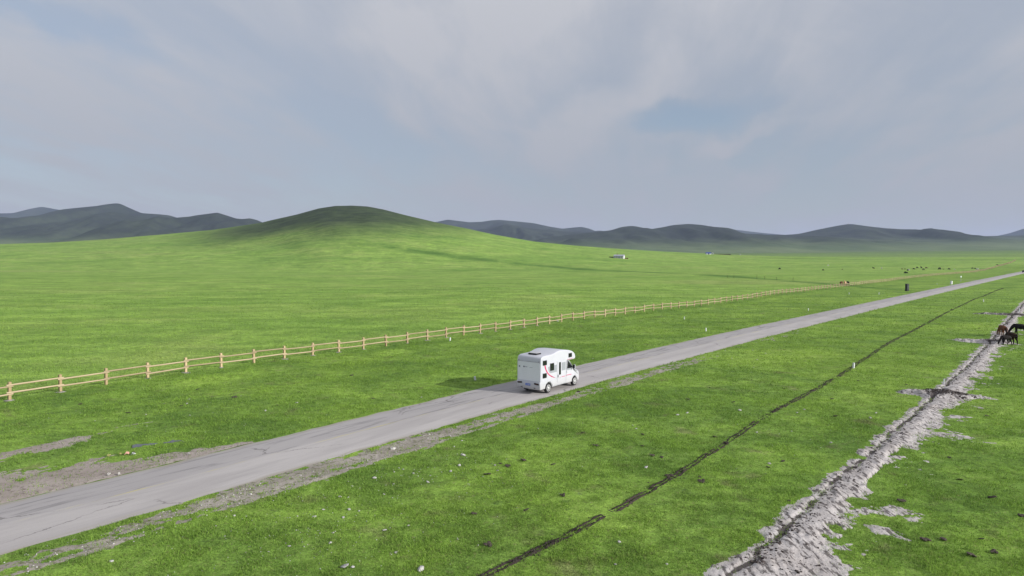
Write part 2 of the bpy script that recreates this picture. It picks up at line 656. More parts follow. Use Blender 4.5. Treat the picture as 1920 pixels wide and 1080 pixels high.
def simple(name, col, rough=0.6, spec=0.3, var=0.12, scale=3.0, metal=0.0, coat=0.0):
    m, t, out = material(name)
    tcn = t.new('ShaderNodeTexCoord').outputs['Object']
    n = t.noise(tcn, scale, 5)
    d = tuple(c * (1 - var) for c in col)
    l = tuple(min(1, c * (1 + var)) for c in col)
    principled(t, out, t.mix(t.ramp(n, 0.3, 0.7), d, l), rough, spec, metal=metal, coat=coat)
    return m


def grass_color(t, pos):
    """colour of the pasture, from place alone"""
    meadow = t.attr('meadow')
    lush = t.attr('lush')
    cloud_shade = t.attr('cloud_shade')
    a = t.noise(pos, 0.045, 5, 0.55, 0.6)
    b = t.noise(pos, 0.22, 5, 0.6, 0.5)
    c = t.noise(pos, 1.1, 5, 0.65)
    d = t.noise(pos, 5.0, 4, 0.7)
    # grazed roadside pasture
    g = t.mix(t.ramp(b, 0.32, 0.68), (0.086, 0.176, 0.026), (0.130, 0.248, 0.032))
    g = t.mix(t.math('MULTIPLY', t.ramp(a, 0.44, 0.68), 0.45), g, (0.165, 0.292, 0.036))
    g = t.mix(t.math('MULTIPLY', t.ramp(c, 0.56, 0.72), 0.75), g, (0.058, 0.120, 0.022))
    g = t.mix(t.math('MULTIPLY', t.ramp(d, 0.56, 0.70), 0.6), g, (0.165, 0.185, 0.065))
    e = t.noise(t.scale(pos, (1, 1, 1), 0, (31, 7, 0)), 0.35, 5, 0.62, 0.4)
    g = t.mix(t.math('MULTIPLY', t.ramp(e, 0.57, 0.72), 0.50), g, (0.118, 0.122, 0.056))
    # taller hay meadow behind the fence
    m = t.mix(t.ramp(b, 0.30, 0.70), (0.150, 0.262, 0.050), (0.225, 0.372, 0.068))
    m = t.mix(t.math('MULTIPLY', t.ramp(a, 0.46, 0.70), 0.55), m, (0.262, 0.355, 0.092))
    m = t.mix(t.math('MULTIPLY', t.ramp(c, 0.52, 0.74), 0.5), m, (0.120, 0.215, 0.042))
    far = t.noise(t.scale(pos, (0.5, 1.6, 1), R(8)), 0.012, 5, 0.6, 0.5)
    m = t.mix(t.math('MULTIPLY', t.ramp(far, 0.48, 0.66), 0.45), m, (0.105, 0.225, 0.036))
    m = t.mix(t.math('MULTIPLY', t.ramp(far, 0.46, 0.32), 0.40), m, (0.240, 0.290, 0.095))
    g = t.mul(1.0, g, (1.50, 1.28, 1.90))
    m = t.mul(1.0, m, (1.12, 1.05, 1.28))
    g = t.mix(meadow, g, m)
    g = t.mix(lush, g, (0.078, 0.165, 0.032))
    h = t.mix(t.ramp(a, 0.35, 0.65), (0.034, 0.050, 0.032), (0.054, 0.078, 0.042))  # dark green that paints cloud shade over the turf
    g = t.mix(cloud_shade, g, h)
    return g, (a, b, c, d)


def grass_ground_material():
    m, t, out = material('pasture')
    pos = t.new('ShaderNodeNewGeometry').outputs['Position']
    g, (a, b, c, d) = grass_color(t, pos)
    f1 = t.noise(pos, 1.4, 7, 0.75)
    f2 = t.noise(pos, 9.0, 4, 0.75)
    g = t.mul(1.0, g, t.mix(t.ramp(f1, 0.28, 0.72), (0.62, 0.62, 0.58), (1.36, 1.34, 1.28)))
    g = t.mul(1.0, g, t.mix(t.ramp(f2, 0.3, 0.7), (0.68, 0.68, 0.64), (1.25, 1.24, 1.2)))
    f3 = t.noise(t.scale(pos, (0.45, 1.0, 1), R(6)), 0.11, 7, 0.72, 0.3)
    g = t.mul(1.0, g, t.mix(t.ramp(f3, 0.36, 0.64), (0.74, 0.80, 0.72), (1.20, 1.17, 1.16)))
    hgt = t.math('ADD', t.math('MULTIPLY', f1, 0.8), t.math('MULTIPLY', f2, 0.35))
    principled(t, out, g, 0.92, 0.08, hgt, 0.75, 0.16)
    return m


def blade_material():
    m, t, out = material('grass_blades')
    pos = t.new('ShaderNodeNewGeometry').outputs['Position']
    g, _ = grass_color(t, pos)
    rnd = t.attr('rnd')
    g = t.mul(1.0, g, t.mix(rnd, (0.55, 0.60, 0.55), (1.85, 1.75, 1.60)))
    g = t.mix(t.ramp(rnd, 0.86, 0.93), g, (0.25, 0.26, 0.11))
    df = t.new('ShaderNodeBsdfDiffuse')
    t.put(df.inputs[0], g)
    tr = t.new('ShaderNodeBsdfTranslucent')
    t.put(tr.inputs[0], g)
    mx = t.new('ShaderNodeMixShader')
    mx.inputs[0].default_value = 0.40
    t.l.new(df.outputs[0], mx.inputs[1])
    t.l.new(tr.outputs[0], mx.inputs[2])
    t.l.new(mx.outputs[0], out.inputs['Surface'])
    return m


def concrete_road_material():
    m, t, out = material('road_concrete')
    s = t.attr('along')
    v = t.attr('across')
    cb = t.new('ShaderNodeCombineXYZ')
    t.put(cb.inputs[0], s)
    t.put(cb.inputs[1], v)
    q = cb.outputs[0]
    big = t.noise(t.scale(q, (0.10, 0.55, 1)), 1.0, 5, 0.6, 0.6)
    streak = t.noise(t.scale(q, (0.22, 2.6, 1)), 1.0, 5, 0.62, 0.7)
    fine = t.noise(q, 14.0, 4, 0.7)
    col = t.mix(t.ramp(big, 0.3, 0.7), (0.345, 0.325, 0.320), (0.425, 0.402, 0.393))
    # the far lane is older and greyer, seam down the middle
    lane = t.ramp(t.math('ADD', v, t.math('MULTIPLY', t.math('SUBTRACT', big, 0.5), 0.5)), -0.35, 0.05, 1.0, 0.0)
    col = t.mix(t.math('MULTIPLY', lane, 0.55), col, (0.310, 0.296, 0.298))
    col = t.mix(t.math('MULTIPLY', t.ramp(streak, 0.50, 0.66), t.math('ADD', t.math('MULTIPLY', lane, 0.5), 0.15)), col, (0.175, 0.168, 0.172))
    # wheel-worn bands and dust at the edges
    edge = t.ramp(t.math('ABSOLUTE', v), HALF - 0.55, HALF, 0.0, 1.0)
    col = t.mix(t.math('MULTIPLY', edge, t.ramp(streak, 0.35, 0.6)), col, (0.31, 0.285, 0.24))
    # cracks
    vor = t.new('ShaderNodeTexVoronoi', feature='DISTANCE_TO_EDGE')
    wv = t.vmath('ADD', t.scale(q, (0.16, 0.30, 1)), t.vmath('MULTIPLY', t.noise(q, 1.3, 4, 0.7, out=1), (0.22, 0.22, 0)))
    t.put(vor.inputs['Vector'], wv)
    vor.inputs['Scale'].default_value = 1.0
    crack = t.ramp(vor.outputs['Distance'], 0.0, 0.016, 1.0, 0.0)
    some = t.ramp(t.noise(q, 0.16, 3), 0.50, 0.60)
    col = t.mix(t.math('MULTIPLY', t.math('MULTIPLY', crack, some), 0.75), col, (0.11, 0.10, 0.10))
    # worn yellow centre line
    dy = t.math('ABSOLUTE', t.math('ADD', v, 0.12))
    line = t.ramp(dy, 0.06, 0.085, 1.0, 0.0)
    wear = t.ramp(t.noise(t.scale(q, (0.35, 3.0, 1)), 1.0, 6, 0.7), 0.46, 0.60)
    col = t.mix(t.math('MULTIPLY', t.math('MULTIPLY', line, wear), 0.55), col, (0.50, 0.44, 0.16))
    col = t.mul(1.0, col, t.mix(fine, (0.90, 0.90, 0.90), (1.10, 1.10, 1.10)))
    principled(t, out, col, 0.85, 0.2, fine, 0.25, 0.01)
    return m


def soil_material(name, pale, dark, clodcol, clod_lo=0.60, use_dark=False, sc=1.0):
    m, t, out = material(name)
    pos = t.new('ShaderNodeNewGeometry').outputs['Position']
    a = t.noise(pos, 0.5 * sc, 5, 0.6)
    b = t.noise(pos, 3.2 * sc, 6, 0.68)
    c = t.noise(pos, 11.0 * sc, 4, 0.7)
    col = t.mix(t.ramp(a, 0.3, 0.7), dark, pale)
    col = t.mix(t.math('MULTIPLY', t.ramp(b, clod_lo, clod_lo + 0.10), 0.85), col, clodcol)
    col = t.mul(1.0, col, t.mix(c, (0.72, 0.72, 0.72), (1.25, 1.25, 1.25)))
    if use_dark:
        stk = t.noise(t.scale(pos, (5.5, 1.5, 1)), 1.0, 5, 0.66, 0.3)
        col = t.mix(t.math('MULTIPLY', t.ramp(stk, 0.51, 0.58), 0.85), col, clodcol)  # dark streaks: bare soil, plus the shade of lumps painted in
        dk = t.attr('dark')
        f = t.ramp(t.math('ADD', dk, t.math('MULTIPLY', t.math('SUBTRACT', b, 0.5), 1.3)), 0.42, 0.60)
        col = t.mix(f, col, clodcol)
    hg = t.math('ADD', b, t.math('MULTIPLY', c, 0.4))
    principled(t, out, col, 0.95, 0.1, hg, 0.8, 0.08)
    return m


M_GROUND = grass_ground_material()
M_BLADE = blade_material()
M_ROAD = concrete_road_material()
M_SAND = soil_material('pale_sand', (0.52, 0.49, 0.48), (0.42, 0.385, 0.37), (0.085, 0.074, 0.072), 0.585, True)
M_VERGE = soil_material('verge_dirt', (0.360, 0.328, 0.292), (0.260, 0.235, 0.203), (0.125, 0.130, 0.062), 0.52)
M_EARTH = soil_material('trodden_earth', (0.365, 0.320, 0.290), (0.285, 0.245, 0.220), (0.170, 0.140, 0.118), 0.54)
M_SOIL = soil_material('dark_soil', (0.062, 0.048, 0.042), (0.030, 0.025, 0.022), (0.016, 0.014, 0.012), 0.50)
M_CLOD = simple('soil_clod', (0.055, 0.045, 0.042), 0.95, 0.1, 0.5, 5)
M_STONE = simple('pale_stone', (0.40, 0.39, 0.375), 0.8, 0.2, 0.25, 6)
M_DUNG = simple('dry_dung', (0.070, 0.058, 0.048), 0.95, 0.1, 0.5, 9)

# ------------------------------------------------------------------ ground sheet
fine = np.arange(-50, 50.01, 0.16)
coarse = np.arange(53, 308, 3.0)
ang = np.radians(np.concatenate([fine, coarse, [310.0]]))
rad = np.concatenate([[0.5], np.geomspace(2.0, 15000, 430)])
AA, RR = np.meshgrid(ang, rad)
gx = RR * np.sin(AA)
gy = RR * np.cos(AA)
gz = terrain(gx.ravel(), gy.ravel()).reshape(gx.shape)


def place_masks(x, y, z):
    r = np.hypot(x, y)
    S, TF = FENCE.coords(x, y)
    meadow = sstep(0.25, -0.5, TF + 0.35 * fbm(x / 1.5, y / 1.5, 3, 101))
    meadow = np.where(r > 900, 1.0, meadow)
    yy = np.maximum(y, 0.22 * r)
    u = 960 + 1280 * x / np.maximum(yy, 1e-3)
    # a lusher, wetter line across the meadow
    _, tl = LUSH.coords(x, y)
    wv = 1.0 + 0.6 * fbm(x / 30, y / 30, 3, 103)
    lush = 0.95 * np.exp(-(tl / (np.interp(y, [200, 400, 700], [2.6, 6.0, 13.0]) * wv)) ** 2) * sstep(-0.7, 0.1, fbm(x / 14, y / 22, 4, 105)) * (y > 0)
    # wet streaks near the fence, track line along the roadside
    _, tf2 = FENCE.coords(x, y)
    lush = np.maximum(lush, 0.75 * np.exp(-((yy - 930 - 40 * fbm(x / 260, y / 260, 2, 111)) / 30.0) ** 2) * sstep(1380, 1480, u) * (y > 0) * sstep(-0.5, 0.2, fbm(x / 70, y / 40, 3, 113)))
    lush = np.maximum(lush, 0.28 * np.exp(-((tf2 - 1.6) / 1.6) ** 2) * (r < 400))
    # cloud shade painted into the ground colour, on the hill top and beyond the swell
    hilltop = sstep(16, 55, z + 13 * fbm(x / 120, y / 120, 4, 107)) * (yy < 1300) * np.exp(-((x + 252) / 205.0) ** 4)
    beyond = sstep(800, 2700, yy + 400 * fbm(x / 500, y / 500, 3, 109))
    cloud_shade = np.maximum(hilltop, beyond * 0.62)
    return meadow, lush, cloud_shade


LUSH = Path(smooth_path([(-138, 690), (-55, 648), (19, 595), (85, 490), (112, 400), (120, 340), (125, 272), (124, 215)], 12.0))
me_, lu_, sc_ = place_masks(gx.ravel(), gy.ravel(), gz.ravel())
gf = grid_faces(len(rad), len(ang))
ground = link('ground', np_mesh('ground', np.stack([gx.ravel(), gy.ravel(), gz.ravel()], 1), gf, True, {'meadow': me_, 'lush': lu_, 'cloud_shade': sc_}), M_GROUND)
tag(ground, 'green pasture and meadow sweeping up to a grassy hill', None, None, 'structure')

# ------------------------------------------------------------------ far hills
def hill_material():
    m, t, out = material('cloud_shaded_hill')
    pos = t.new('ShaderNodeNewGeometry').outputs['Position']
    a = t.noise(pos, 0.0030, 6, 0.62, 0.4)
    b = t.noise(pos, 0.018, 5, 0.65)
    col = t.mix(t.ramp(a, 0.35, 0.65), (0.017, 0.021, 0.022), (0.030, 0.038, 0.031))  # dark tones carry painted cloud shade on the far hills
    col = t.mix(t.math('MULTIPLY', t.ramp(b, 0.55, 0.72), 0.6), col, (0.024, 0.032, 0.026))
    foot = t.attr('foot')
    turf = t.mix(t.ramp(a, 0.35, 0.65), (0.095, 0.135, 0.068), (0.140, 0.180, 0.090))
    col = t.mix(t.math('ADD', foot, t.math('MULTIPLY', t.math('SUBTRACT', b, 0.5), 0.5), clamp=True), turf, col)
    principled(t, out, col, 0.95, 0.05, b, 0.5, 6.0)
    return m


M_HILL = hill_material()


def hill(pts, D, front, back, label, seed):
    us = np.array([p[0] for p in pts], float)
    ys = np.array([p[1] for p in pts], float)
    nx, ny = 190, 56
    u = np.linspace(us[0], us[-1], nx)
    yv = np.interp(u, us, ys)
    k = np.array([1, 3, 4, 3, 1]) / 12.0
    yv = np.convolve(np.pad(yv, 2, mode='edge'), k, 'valid')
    X = (u - 960) / 1280.0 * D
    crest = CAM_H + (482 - yv) / 1280.0 * D
    d = np.concatenate([-front * np.linspace(1, 0, 36) ** 1.25, back * np.linspace(0.04, 1, ny - 36)])
    XX, DD = np.meshgrid(X, d)
    span = X[-1] - X[0]
    away = np.clip(np.abs(DD) / (0.55 * front), 0, 1)
    shift = fbm(XX / (0.20 * front), DD / (0.30 * front), 4, seed) * 0.33 * front * away
    Z = np.interp((XX + shift).ravel(), X, crest).reshape(XX.shape)
    YY = D + DD
    tz = terrain(XX.ravel(), YY.ravel()).reshape(XX.shape) - 4
    tt = np.where(DD < 0, -DD / front, DD / back)
    prof = (1 - tt) ** 1.55 * (1 + 0.35 * tt)
    gull = fbm(XX / (0.13 * front), DD / (0.5 * front), 4, seed + 5)
    rise = np.maximum(Z - tz, 0)
    Z = tz + rise * np.clip(prof * (1 + 0.62 * gull * np.sin(np.pi * np.clip(tt, 0, 1)) ** 1.6), 0, None)
    side = np.minimum((XX - X[0]), (X[-1] - XX)) / (0.05 * span)
    Z = np.where(side < 1, tz + (Z - tz) * np.clip(side, 0, 1) ** 0.5, Z)
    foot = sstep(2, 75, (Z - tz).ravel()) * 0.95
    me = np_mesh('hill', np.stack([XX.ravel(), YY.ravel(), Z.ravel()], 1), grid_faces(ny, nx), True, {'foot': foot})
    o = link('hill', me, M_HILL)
    tag(o, label, None, None, 'structure')
    return o


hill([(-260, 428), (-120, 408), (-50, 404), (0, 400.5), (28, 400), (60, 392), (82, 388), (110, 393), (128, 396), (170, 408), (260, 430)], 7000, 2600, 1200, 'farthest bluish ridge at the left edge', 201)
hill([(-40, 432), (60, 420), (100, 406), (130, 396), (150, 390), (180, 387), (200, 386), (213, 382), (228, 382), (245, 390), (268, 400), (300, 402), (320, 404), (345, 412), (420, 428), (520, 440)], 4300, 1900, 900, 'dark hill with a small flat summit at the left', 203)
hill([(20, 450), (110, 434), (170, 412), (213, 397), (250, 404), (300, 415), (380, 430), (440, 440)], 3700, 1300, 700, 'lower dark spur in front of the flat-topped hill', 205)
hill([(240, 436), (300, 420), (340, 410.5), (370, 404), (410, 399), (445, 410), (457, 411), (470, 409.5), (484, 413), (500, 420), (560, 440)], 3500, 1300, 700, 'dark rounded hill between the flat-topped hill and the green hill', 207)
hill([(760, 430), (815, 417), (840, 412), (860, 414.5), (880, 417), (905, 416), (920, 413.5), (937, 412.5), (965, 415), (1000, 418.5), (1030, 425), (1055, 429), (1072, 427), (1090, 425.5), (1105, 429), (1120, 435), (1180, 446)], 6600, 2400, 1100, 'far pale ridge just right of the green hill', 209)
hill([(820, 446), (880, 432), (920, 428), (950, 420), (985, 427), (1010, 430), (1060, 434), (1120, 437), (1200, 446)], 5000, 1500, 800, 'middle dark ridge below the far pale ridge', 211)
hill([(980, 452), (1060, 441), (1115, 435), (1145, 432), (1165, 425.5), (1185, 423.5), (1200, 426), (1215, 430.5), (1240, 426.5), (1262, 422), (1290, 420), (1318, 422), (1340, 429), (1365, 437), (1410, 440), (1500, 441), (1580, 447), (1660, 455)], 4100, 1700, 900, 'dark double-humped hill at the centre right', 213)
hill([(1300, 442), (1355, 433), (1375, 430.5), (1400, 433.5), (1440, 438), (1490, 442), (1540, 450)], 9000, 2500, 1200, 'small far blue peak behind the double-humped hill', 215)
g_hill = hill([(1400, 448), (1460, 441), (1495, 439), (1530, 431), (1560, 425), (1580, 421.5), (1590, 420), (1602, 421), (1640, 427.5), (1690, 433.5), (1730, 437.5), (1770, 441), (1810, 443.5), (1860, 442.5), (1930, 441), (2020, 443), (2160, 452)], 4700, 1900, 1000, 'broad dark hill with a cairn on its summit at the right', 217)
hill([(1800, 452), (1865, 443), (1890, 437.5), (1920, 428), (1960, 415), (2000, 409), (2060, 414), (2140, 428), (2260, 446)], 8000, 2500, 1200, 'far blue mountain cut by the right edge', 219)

# cairn on the broad hill
D_c = 4700
cx = (1588.5 - 960) / 1280 * D_c
cz = CAM_H + (482 - 420.5) / 1280 * D_c
bm = bmesh.new()
bm_tube(bm, (0, 0, -6), (0, 0, 3.5), 6.0, 3.0, 9)
bm_tube(bm, (0, 0, 3.5), (0, 0, 6.5), 3.2, 1.6, 9)
bm_tube(bm, (0, 0, 6.5), (0, 0, 11), 0.7, 0.35, 6)
tag(link('cairn', bm_mesh(bm, 'cairn'), M_STONE, None, (cx, D_c, cz - 2)), 'tiny stone cairn with a pole on the summit of the broad hill', 'cairn')

# ------------------------------------------------------------------ road
ROAD_Z = 0.028
rs = np.concatenate([np.arange(0.5, 260, 0.6), np.geomspace(260, ROAD.s[-1] - 1, 160)])
prof = [(v, 0.035 * (1 - abs(v / HALF) ** 3) - 0.028) for v in np.concatenate([[-HALF - 0.12], np.linspace(-HALF, HALF, 19), [HALF + 0.12]])]
tv = np.array([p[0] for p in prof])
tz = np.array([p[1] for p in prof])
SS, TT = np.meshgrid(rs, tv, indexing='ij')
jag = 0.16 * fbm(SS / 1.1, np.sign(TT) * 3, 3, 121) * (np.abs(TT) > HALF - 0.4)
widen = 1 + 0.06 * sstep(90, 140, SS)
rx, ry = ROAD.at(SS.ravel(), (TT * widen + jag * np.sign(TT)).ravel())
cxr, cyr = ROAD.at(SS.ravel(), 0 * SS.ravel())
rz = terrain(cxr, cyr) + ROAD_Z + np.tile(tz, len(rs))
road = link('road', np_mesh('road', np.stack([rx, ry, rz], 1), grid_faces(len(rs), len(tv))[:, ::-1], True, {'along': SS.ravel(), 'across': TT.ravel()}), M_ROAD)
tag(road, 'pale concrete road running diagonally through the pasture', None, None, 'structure')

# ------------------------------------------------------------------ bare strips
def strip(name, path, s_arr, t_arr, hfun, mat, label, extra=None):
    SS, TT = np.meshgrid(s_arr, t_arr, indexing='ij')
    x, y = path.at(SS.ravel(), TT.ravel())
    h = hfun(SS.ravel(), TT.ravel())
    att = {}
    if isinstance(h, tuple):
        h, e, heap = h
        att = extra(SS.ravel(), TT.ravel(), e, heap)
    z = terrain(x, y) + h
    f = grid_faces(len(s_arr), len(t_arr))[:, ::-1]
    keep = (h[f] > -0.03).any(axis=1)
    f = f[keep]
    used = np.unique(f)
    mp = np.full(len(x), -1)
    mp[used] = np.arange(len(used))
    o = link(name, np_mesh(name, np.stack([x, y, z], 1)[used], mp[f], True, {k: v[used] for k, v in att.items()}), mat)
    tag(o, label, None, None, 'structure')
    return o


def grow(a, b, d0, k):
    out = [a]
    while out[-1] < b:
        out.append(out[-1] + d0 * (1 + k * (out[-1] - a)))
    return np.array(out)


def sand_dark(s, t, e, heap):
    line = np.exp(-(np.abs(t - 0.22 * fbm(s / 1.3, s * 0, 3, 51)) / 0.16) ** 2)
    far = 0.30 * sstep(75, 110, s)
    return {'dark': np.clip(line * (0.35 + 0.6 * vnoise(s / 0.7, s * 0, 133)) + 0.62 * heap * (0.35 + 0.65 * sstep(-1.6, 0.6, t)) + far * 0.6 + 0.12 * fbm(s, t, 3, 131), 0, 1)}


strip('sand_bank', SAND, grow(20.0, 235, 0.085, 0.012), np.arange(-9.0, 6.2, 0.075), sand_h, M_SAND, 'bank of pale sand dug up along a dark trench line at the right', sand_dark)
strip('soil_furrow', FURROW, grow(1.0, FURROW.s[-1] - 1, 0.08, 0.012), np.arange(-0.62, 0.621, 0.045), furrow_h, M_SOIL, 'narrow dark furrow of broken soil cut across the pasture')
strip('dirt_verge', ROAD, grow(52, 200, 0.07, 0.010), np.arange(HALF - 0.05, HALF + 3.5, 0.055), lambda s, t: verge_h(s, t - HALF), M_VERGE, 'gravelly bare verge along the near edge of the road')
strip('bare_earth', ROAD, grow(52, 92, 0.07, 0.004), np.arange(-HALF - 12, -HALF + 0.06, 0.09), lambda s, t: verge_far_h(s, -t - HALF), M_EARTH, 'trodden brown earth between the road and the grass at the left')

# puddle
m_, t_, o_ = material('puddle_water')
principled(t_, o_, (0.045, 0.050, 0.050), 0.10, 0.5, t_.noise(t_.new('ShaderNodeTexCoord').outputs['Object'], 4, 3), 0.05, 0.02)
ss = np.arange(-0.6, PUD.s[-1] + 0.6, 0.06)
SS, TT = np.meshgrid(np.clip(ss, 0.01, PUD.s[-1] - 0.01), np.arange(-0.7, 0.71, 0.05), indexing='ij')
x, y = PUD.at(SS.ravel(), TT.ravel())
kk = puddle_k(x, y)
f = grid_faces(len(ss), SS.shape[1])[:, ::-1]
f = f[(kk[f] > 0).all(axis=1)]
used = np.unique(f)
mp = np.full(len(x), -1)
mp[used] = np.arange(len(used))
zp = terrain(x[used], y[used]).max() + 0.012
pz = terrain(x[used], y[used]) + 0.012
pud = link('puddle', np_mesh('puddle', np.stack([x[used], y[used], pz], 1), mp[f]), m_)
tag(pud, 'thin puddle reflecting the sky beside the road', None, None, 'structure')

# ------------------------------------------------------------------ grass
NB = 1250000
r0, r1, ex = 17.0, 330.0, 1.38
uu = RNG.random(NB)
q = 1 - ex
br = (r0 ** q + uu * (r1 ** q - r0 ** q)) ** (1 / q)
ba = np.radians(RNG.uniform(-45, 45, NB))
sel = RNG.random(NB) < 1 - sstep(70, 300, br)
br, ba = br[sel], ba[sel]
NB = len(br)
bx = br * np.sin(ba)
by = br * np.cos(ba)
cv, bS, bT = cover(bx, by)
_, bF = FENCE.coords(bx, by)
keep = (np.abs(bT) > HALF + 0.02 + 0.10 * RNG.random(NB)) & (cv < -0.004 + 0.07 * RNG.random(NB) ** 3)
clump = fbm(bx / 0.75, by / 0.75, 3, 141) + 0.6 * fbm(bx / 3.1, by / 3.1, 3, 143)
keep &= RNG.random(NB) < np.clip(0.62 + 0.75 * clump, 0.12, 1) * np.where(bF < -0.3, 0.6, 1.0)
bx, by, br, clump, bF = bx[keep], by[keep], br[keep], clump[keep], bF[keep]
n = len(bx)
bz = terrain(bx, by)
lod = (br / 26.0)
inm = bF < -0.3
hgt = (0.035 + 0.055 * RNG.random(n)) * (1 + 0.55 * np.clip(clump, -0.7, 1.0)) * lod ** 0.45 * np.where(inm, 1.25, 1.0)
wid = (0.009 + 0.009 * RNG.random(n)) * lod ** 0.80
th = RNG.uniform(0, 2 * np.pi, n)
ln = RNG.normal(0, 0.55, (n, 2))
dx, dy = np.cos(th) * wid, np.sin(th) * wid
v = np.empty((n, 3, 3), np.float32)
v[:, 0] = np.stack([bx - dx, by - dy, bz - 0.01], 1)
v[:, 1] = np.stack([bx + dx, by + dy, bz - 0.01], 1)
v[:, 2] = np.stack([bx + ln[:, 0] * hgt, by + ln[:, 1] * hgt, bz + hgt], 1)
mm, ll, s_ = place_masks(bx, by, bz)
rv = 0.46 + (RNG.random(n) - 0.46) * np.exp(-(br - 17) / 75.0)
rep = lambda a: np.repeat(a, 3)
gm = np_mesh('grass', v.reshape(-1, 3), np.arange(3 * n).reshape(-1, 3), False, {'meadow': rep(mm), 'lush': rep(ll), 'cloud_shade': rep(s_), 'rnd': rep(rv)})
grass = link('grass', gm, M_BLADE)
tag(grass, 'short green grass covering the pasture', 'grass', None, 'stuff')


# ------------------------------------------------------------------ stones, clods, dung
def rock_mesh(name, seed, flat=0.6, sub=1):
    rr = random.Random(seed)
    bm = bmesh.new()
    bmesh.ops.create_icosphere(bm, subdivisions=sub, radius=0.5)
    sx, sy = rr.uniform(0.75, 1.25), rr.uniform(0.7, 1.1)
    cuts = [(Vector((rr.uniform(-1, 1), rr.uniform(-1, 1), rr.uniform(-.4, 1))).normalized(), rr.uniform(0.26, 0.42)) for _ in range(6)]
    for vv in bm.verts:
        for nrm, dd in cuts:
            k = vv.co.dot(nrm)
            if k > dd:
                vv.co -= nrm * (k - dd)
        vv.co = Vector((vv.co.x * sx, vv.co.y * sy, vv.co.z * flat)) * rr.uniform(0.92, 1.06)
    return bm_mesh(bm, name)


ROCKS = [rock_mesh('rock', 300 + i, 0.5 + 0.1 * (i % 3)) for i in range(6)]
for rm in ROCKS:
    rm.materials.append(M_STONE)


def rock(px, py, size, label, cat='rock', group=None, name='rock', mesh=None, flat=None):
    x, y = P(px, py)
    o = bpy.data.objects.new(name, mesh or random.choice(ROCKS))
    COL.objects.link(o)
    o.location = (x, y, z_at(x, y) + size * 0.12)
    o.rotation_euler = (random.uniform(-.3, .3), random.uniform(-.3, .3), random.uniform(0, 6.28))
    o.scale = (size, size * random.uniform(.75, 1), size * (flat or random.uniform(.7, 1)))
    tag(o, label, cat, group)
    return o


rock(737, 843, 0.34, 'large pale boulder on the verge at the near edge of the road', flat=1.15)
rock(869, 855, 0.34, 'pale angular stone in the grass, right of the boulder on the verge', flat=1.1)
rock(861, 874, 0.28, 'flat white stone just below the pale angular stone')
rock(702, 897, 0.26, 'flat pale stone in the grass below the boulder on the verge')
rock(646, 1064, 0.46, 'flat cream slab of stone at the bottom edge of the photo', flat=0.35)
rock(1211, 878, 0.34, 'flat buff stone left of the dark furrow', flat=0.5)
rock(1154, 1060, 0.17, 'small white stone near the bottom, right of the furrow')
rock(1250, 1059, 0.13, 'tiny white stone near the bottom, farthest right of the furrow')
rock(788, 1070, 0.34, 'grey stone at the bottom edge, right of the cream slab')
rock(655, 956, 0.22, 'white stone in the stony grass at the lower middle')
rock(209, 1052, 0.22, 'white stone on the verge at the lower left')
rock(1161, 1018, 0.19, 'white stone right of the furrow where it nears the bottom')
rock(1442, 870, 0.20, 'small white stone with dark dung around it left of the sand bank')
rock(1558, 832, 0.22, 'small white stone just left of the sand bank')

rs_ = random.Random(5)
zones = [
    (24, lambda: (rs_.gauss(600, 110), rs_.gauss(985, 50)), 'small pale stone in the stony grass at the lower left of the furrow', 'small stones in the lower left grass'),
    (18, lambda: (rs_.gauss(830, 90), rs_.gauss(878, 26)), 'small pale stone in the grass around the pale angular stone', 'small stones around the angular stone'),
    (12, lambda: (rs_.uniform(1110, 1260), rs_.uniform(640, 700)), 'small pale stone in the grass just right of the camper van', 'small stones right of the van'),
    (10, lambda: (rs_.uniform(1260, 1500), rs_.uniform(655, 700)), 'small pale stone near the road edge at the middle right', 'small stones near the road at the middle right'),
    (10, lambda: (rs_.uniform(40, 880), rs_.uniform(745, 820)), 'small pale stone between the fence and the far road edge', 'small stones between fence and road'),
    (12, lambda: (rs_.uniform(1000, 1650), rs_.uniform(740, 860)), 'small pale stone between the road and the dark furrow', 'small stones between road and furrow'),
]


def clear_of_road(px, py):
    x, y = P(px, py)
    _, q_ = ROAD.coords(np.array([x]), np.array([y]))
    return abs(q_[0]) > HALF + 0.25


for num, gen, lb, grp in zones:
    for _ in range(num):
        px, py = gen()
        if 0 <= px <= 1920 and py <= 1078 and clear_of_road(px, py):
            rock(px, py, rs_.uniform(0.11, 0.21) * (1 if py > 800 else 1.3), lb, 'stone', grp, 'stone', flat=rs_.uniform(.4, .9))

# dung heaps
def dung_mesh(seed):
    rr = random.Random(seed)
    bm = bmesh.new()
    for k in range(5):
        c = Vector((rr.uniform(-.28, .28), rr.uniform(-.28, .28), 0.02))
        r = rr.uniform(.14, .26)
        g = bmesh.ops.create_icosphere(bm, subdivisions=1, radius=r)
        for vv in g['verts']:
            vv.co = Vector((vv.co.x * rr.uniform(.85, 1.15), vv.co.y * rr.uniform(.85, 1.15), vv.co.z * .55)) + c
    return bm_mesh(bm, 'dung_heap')


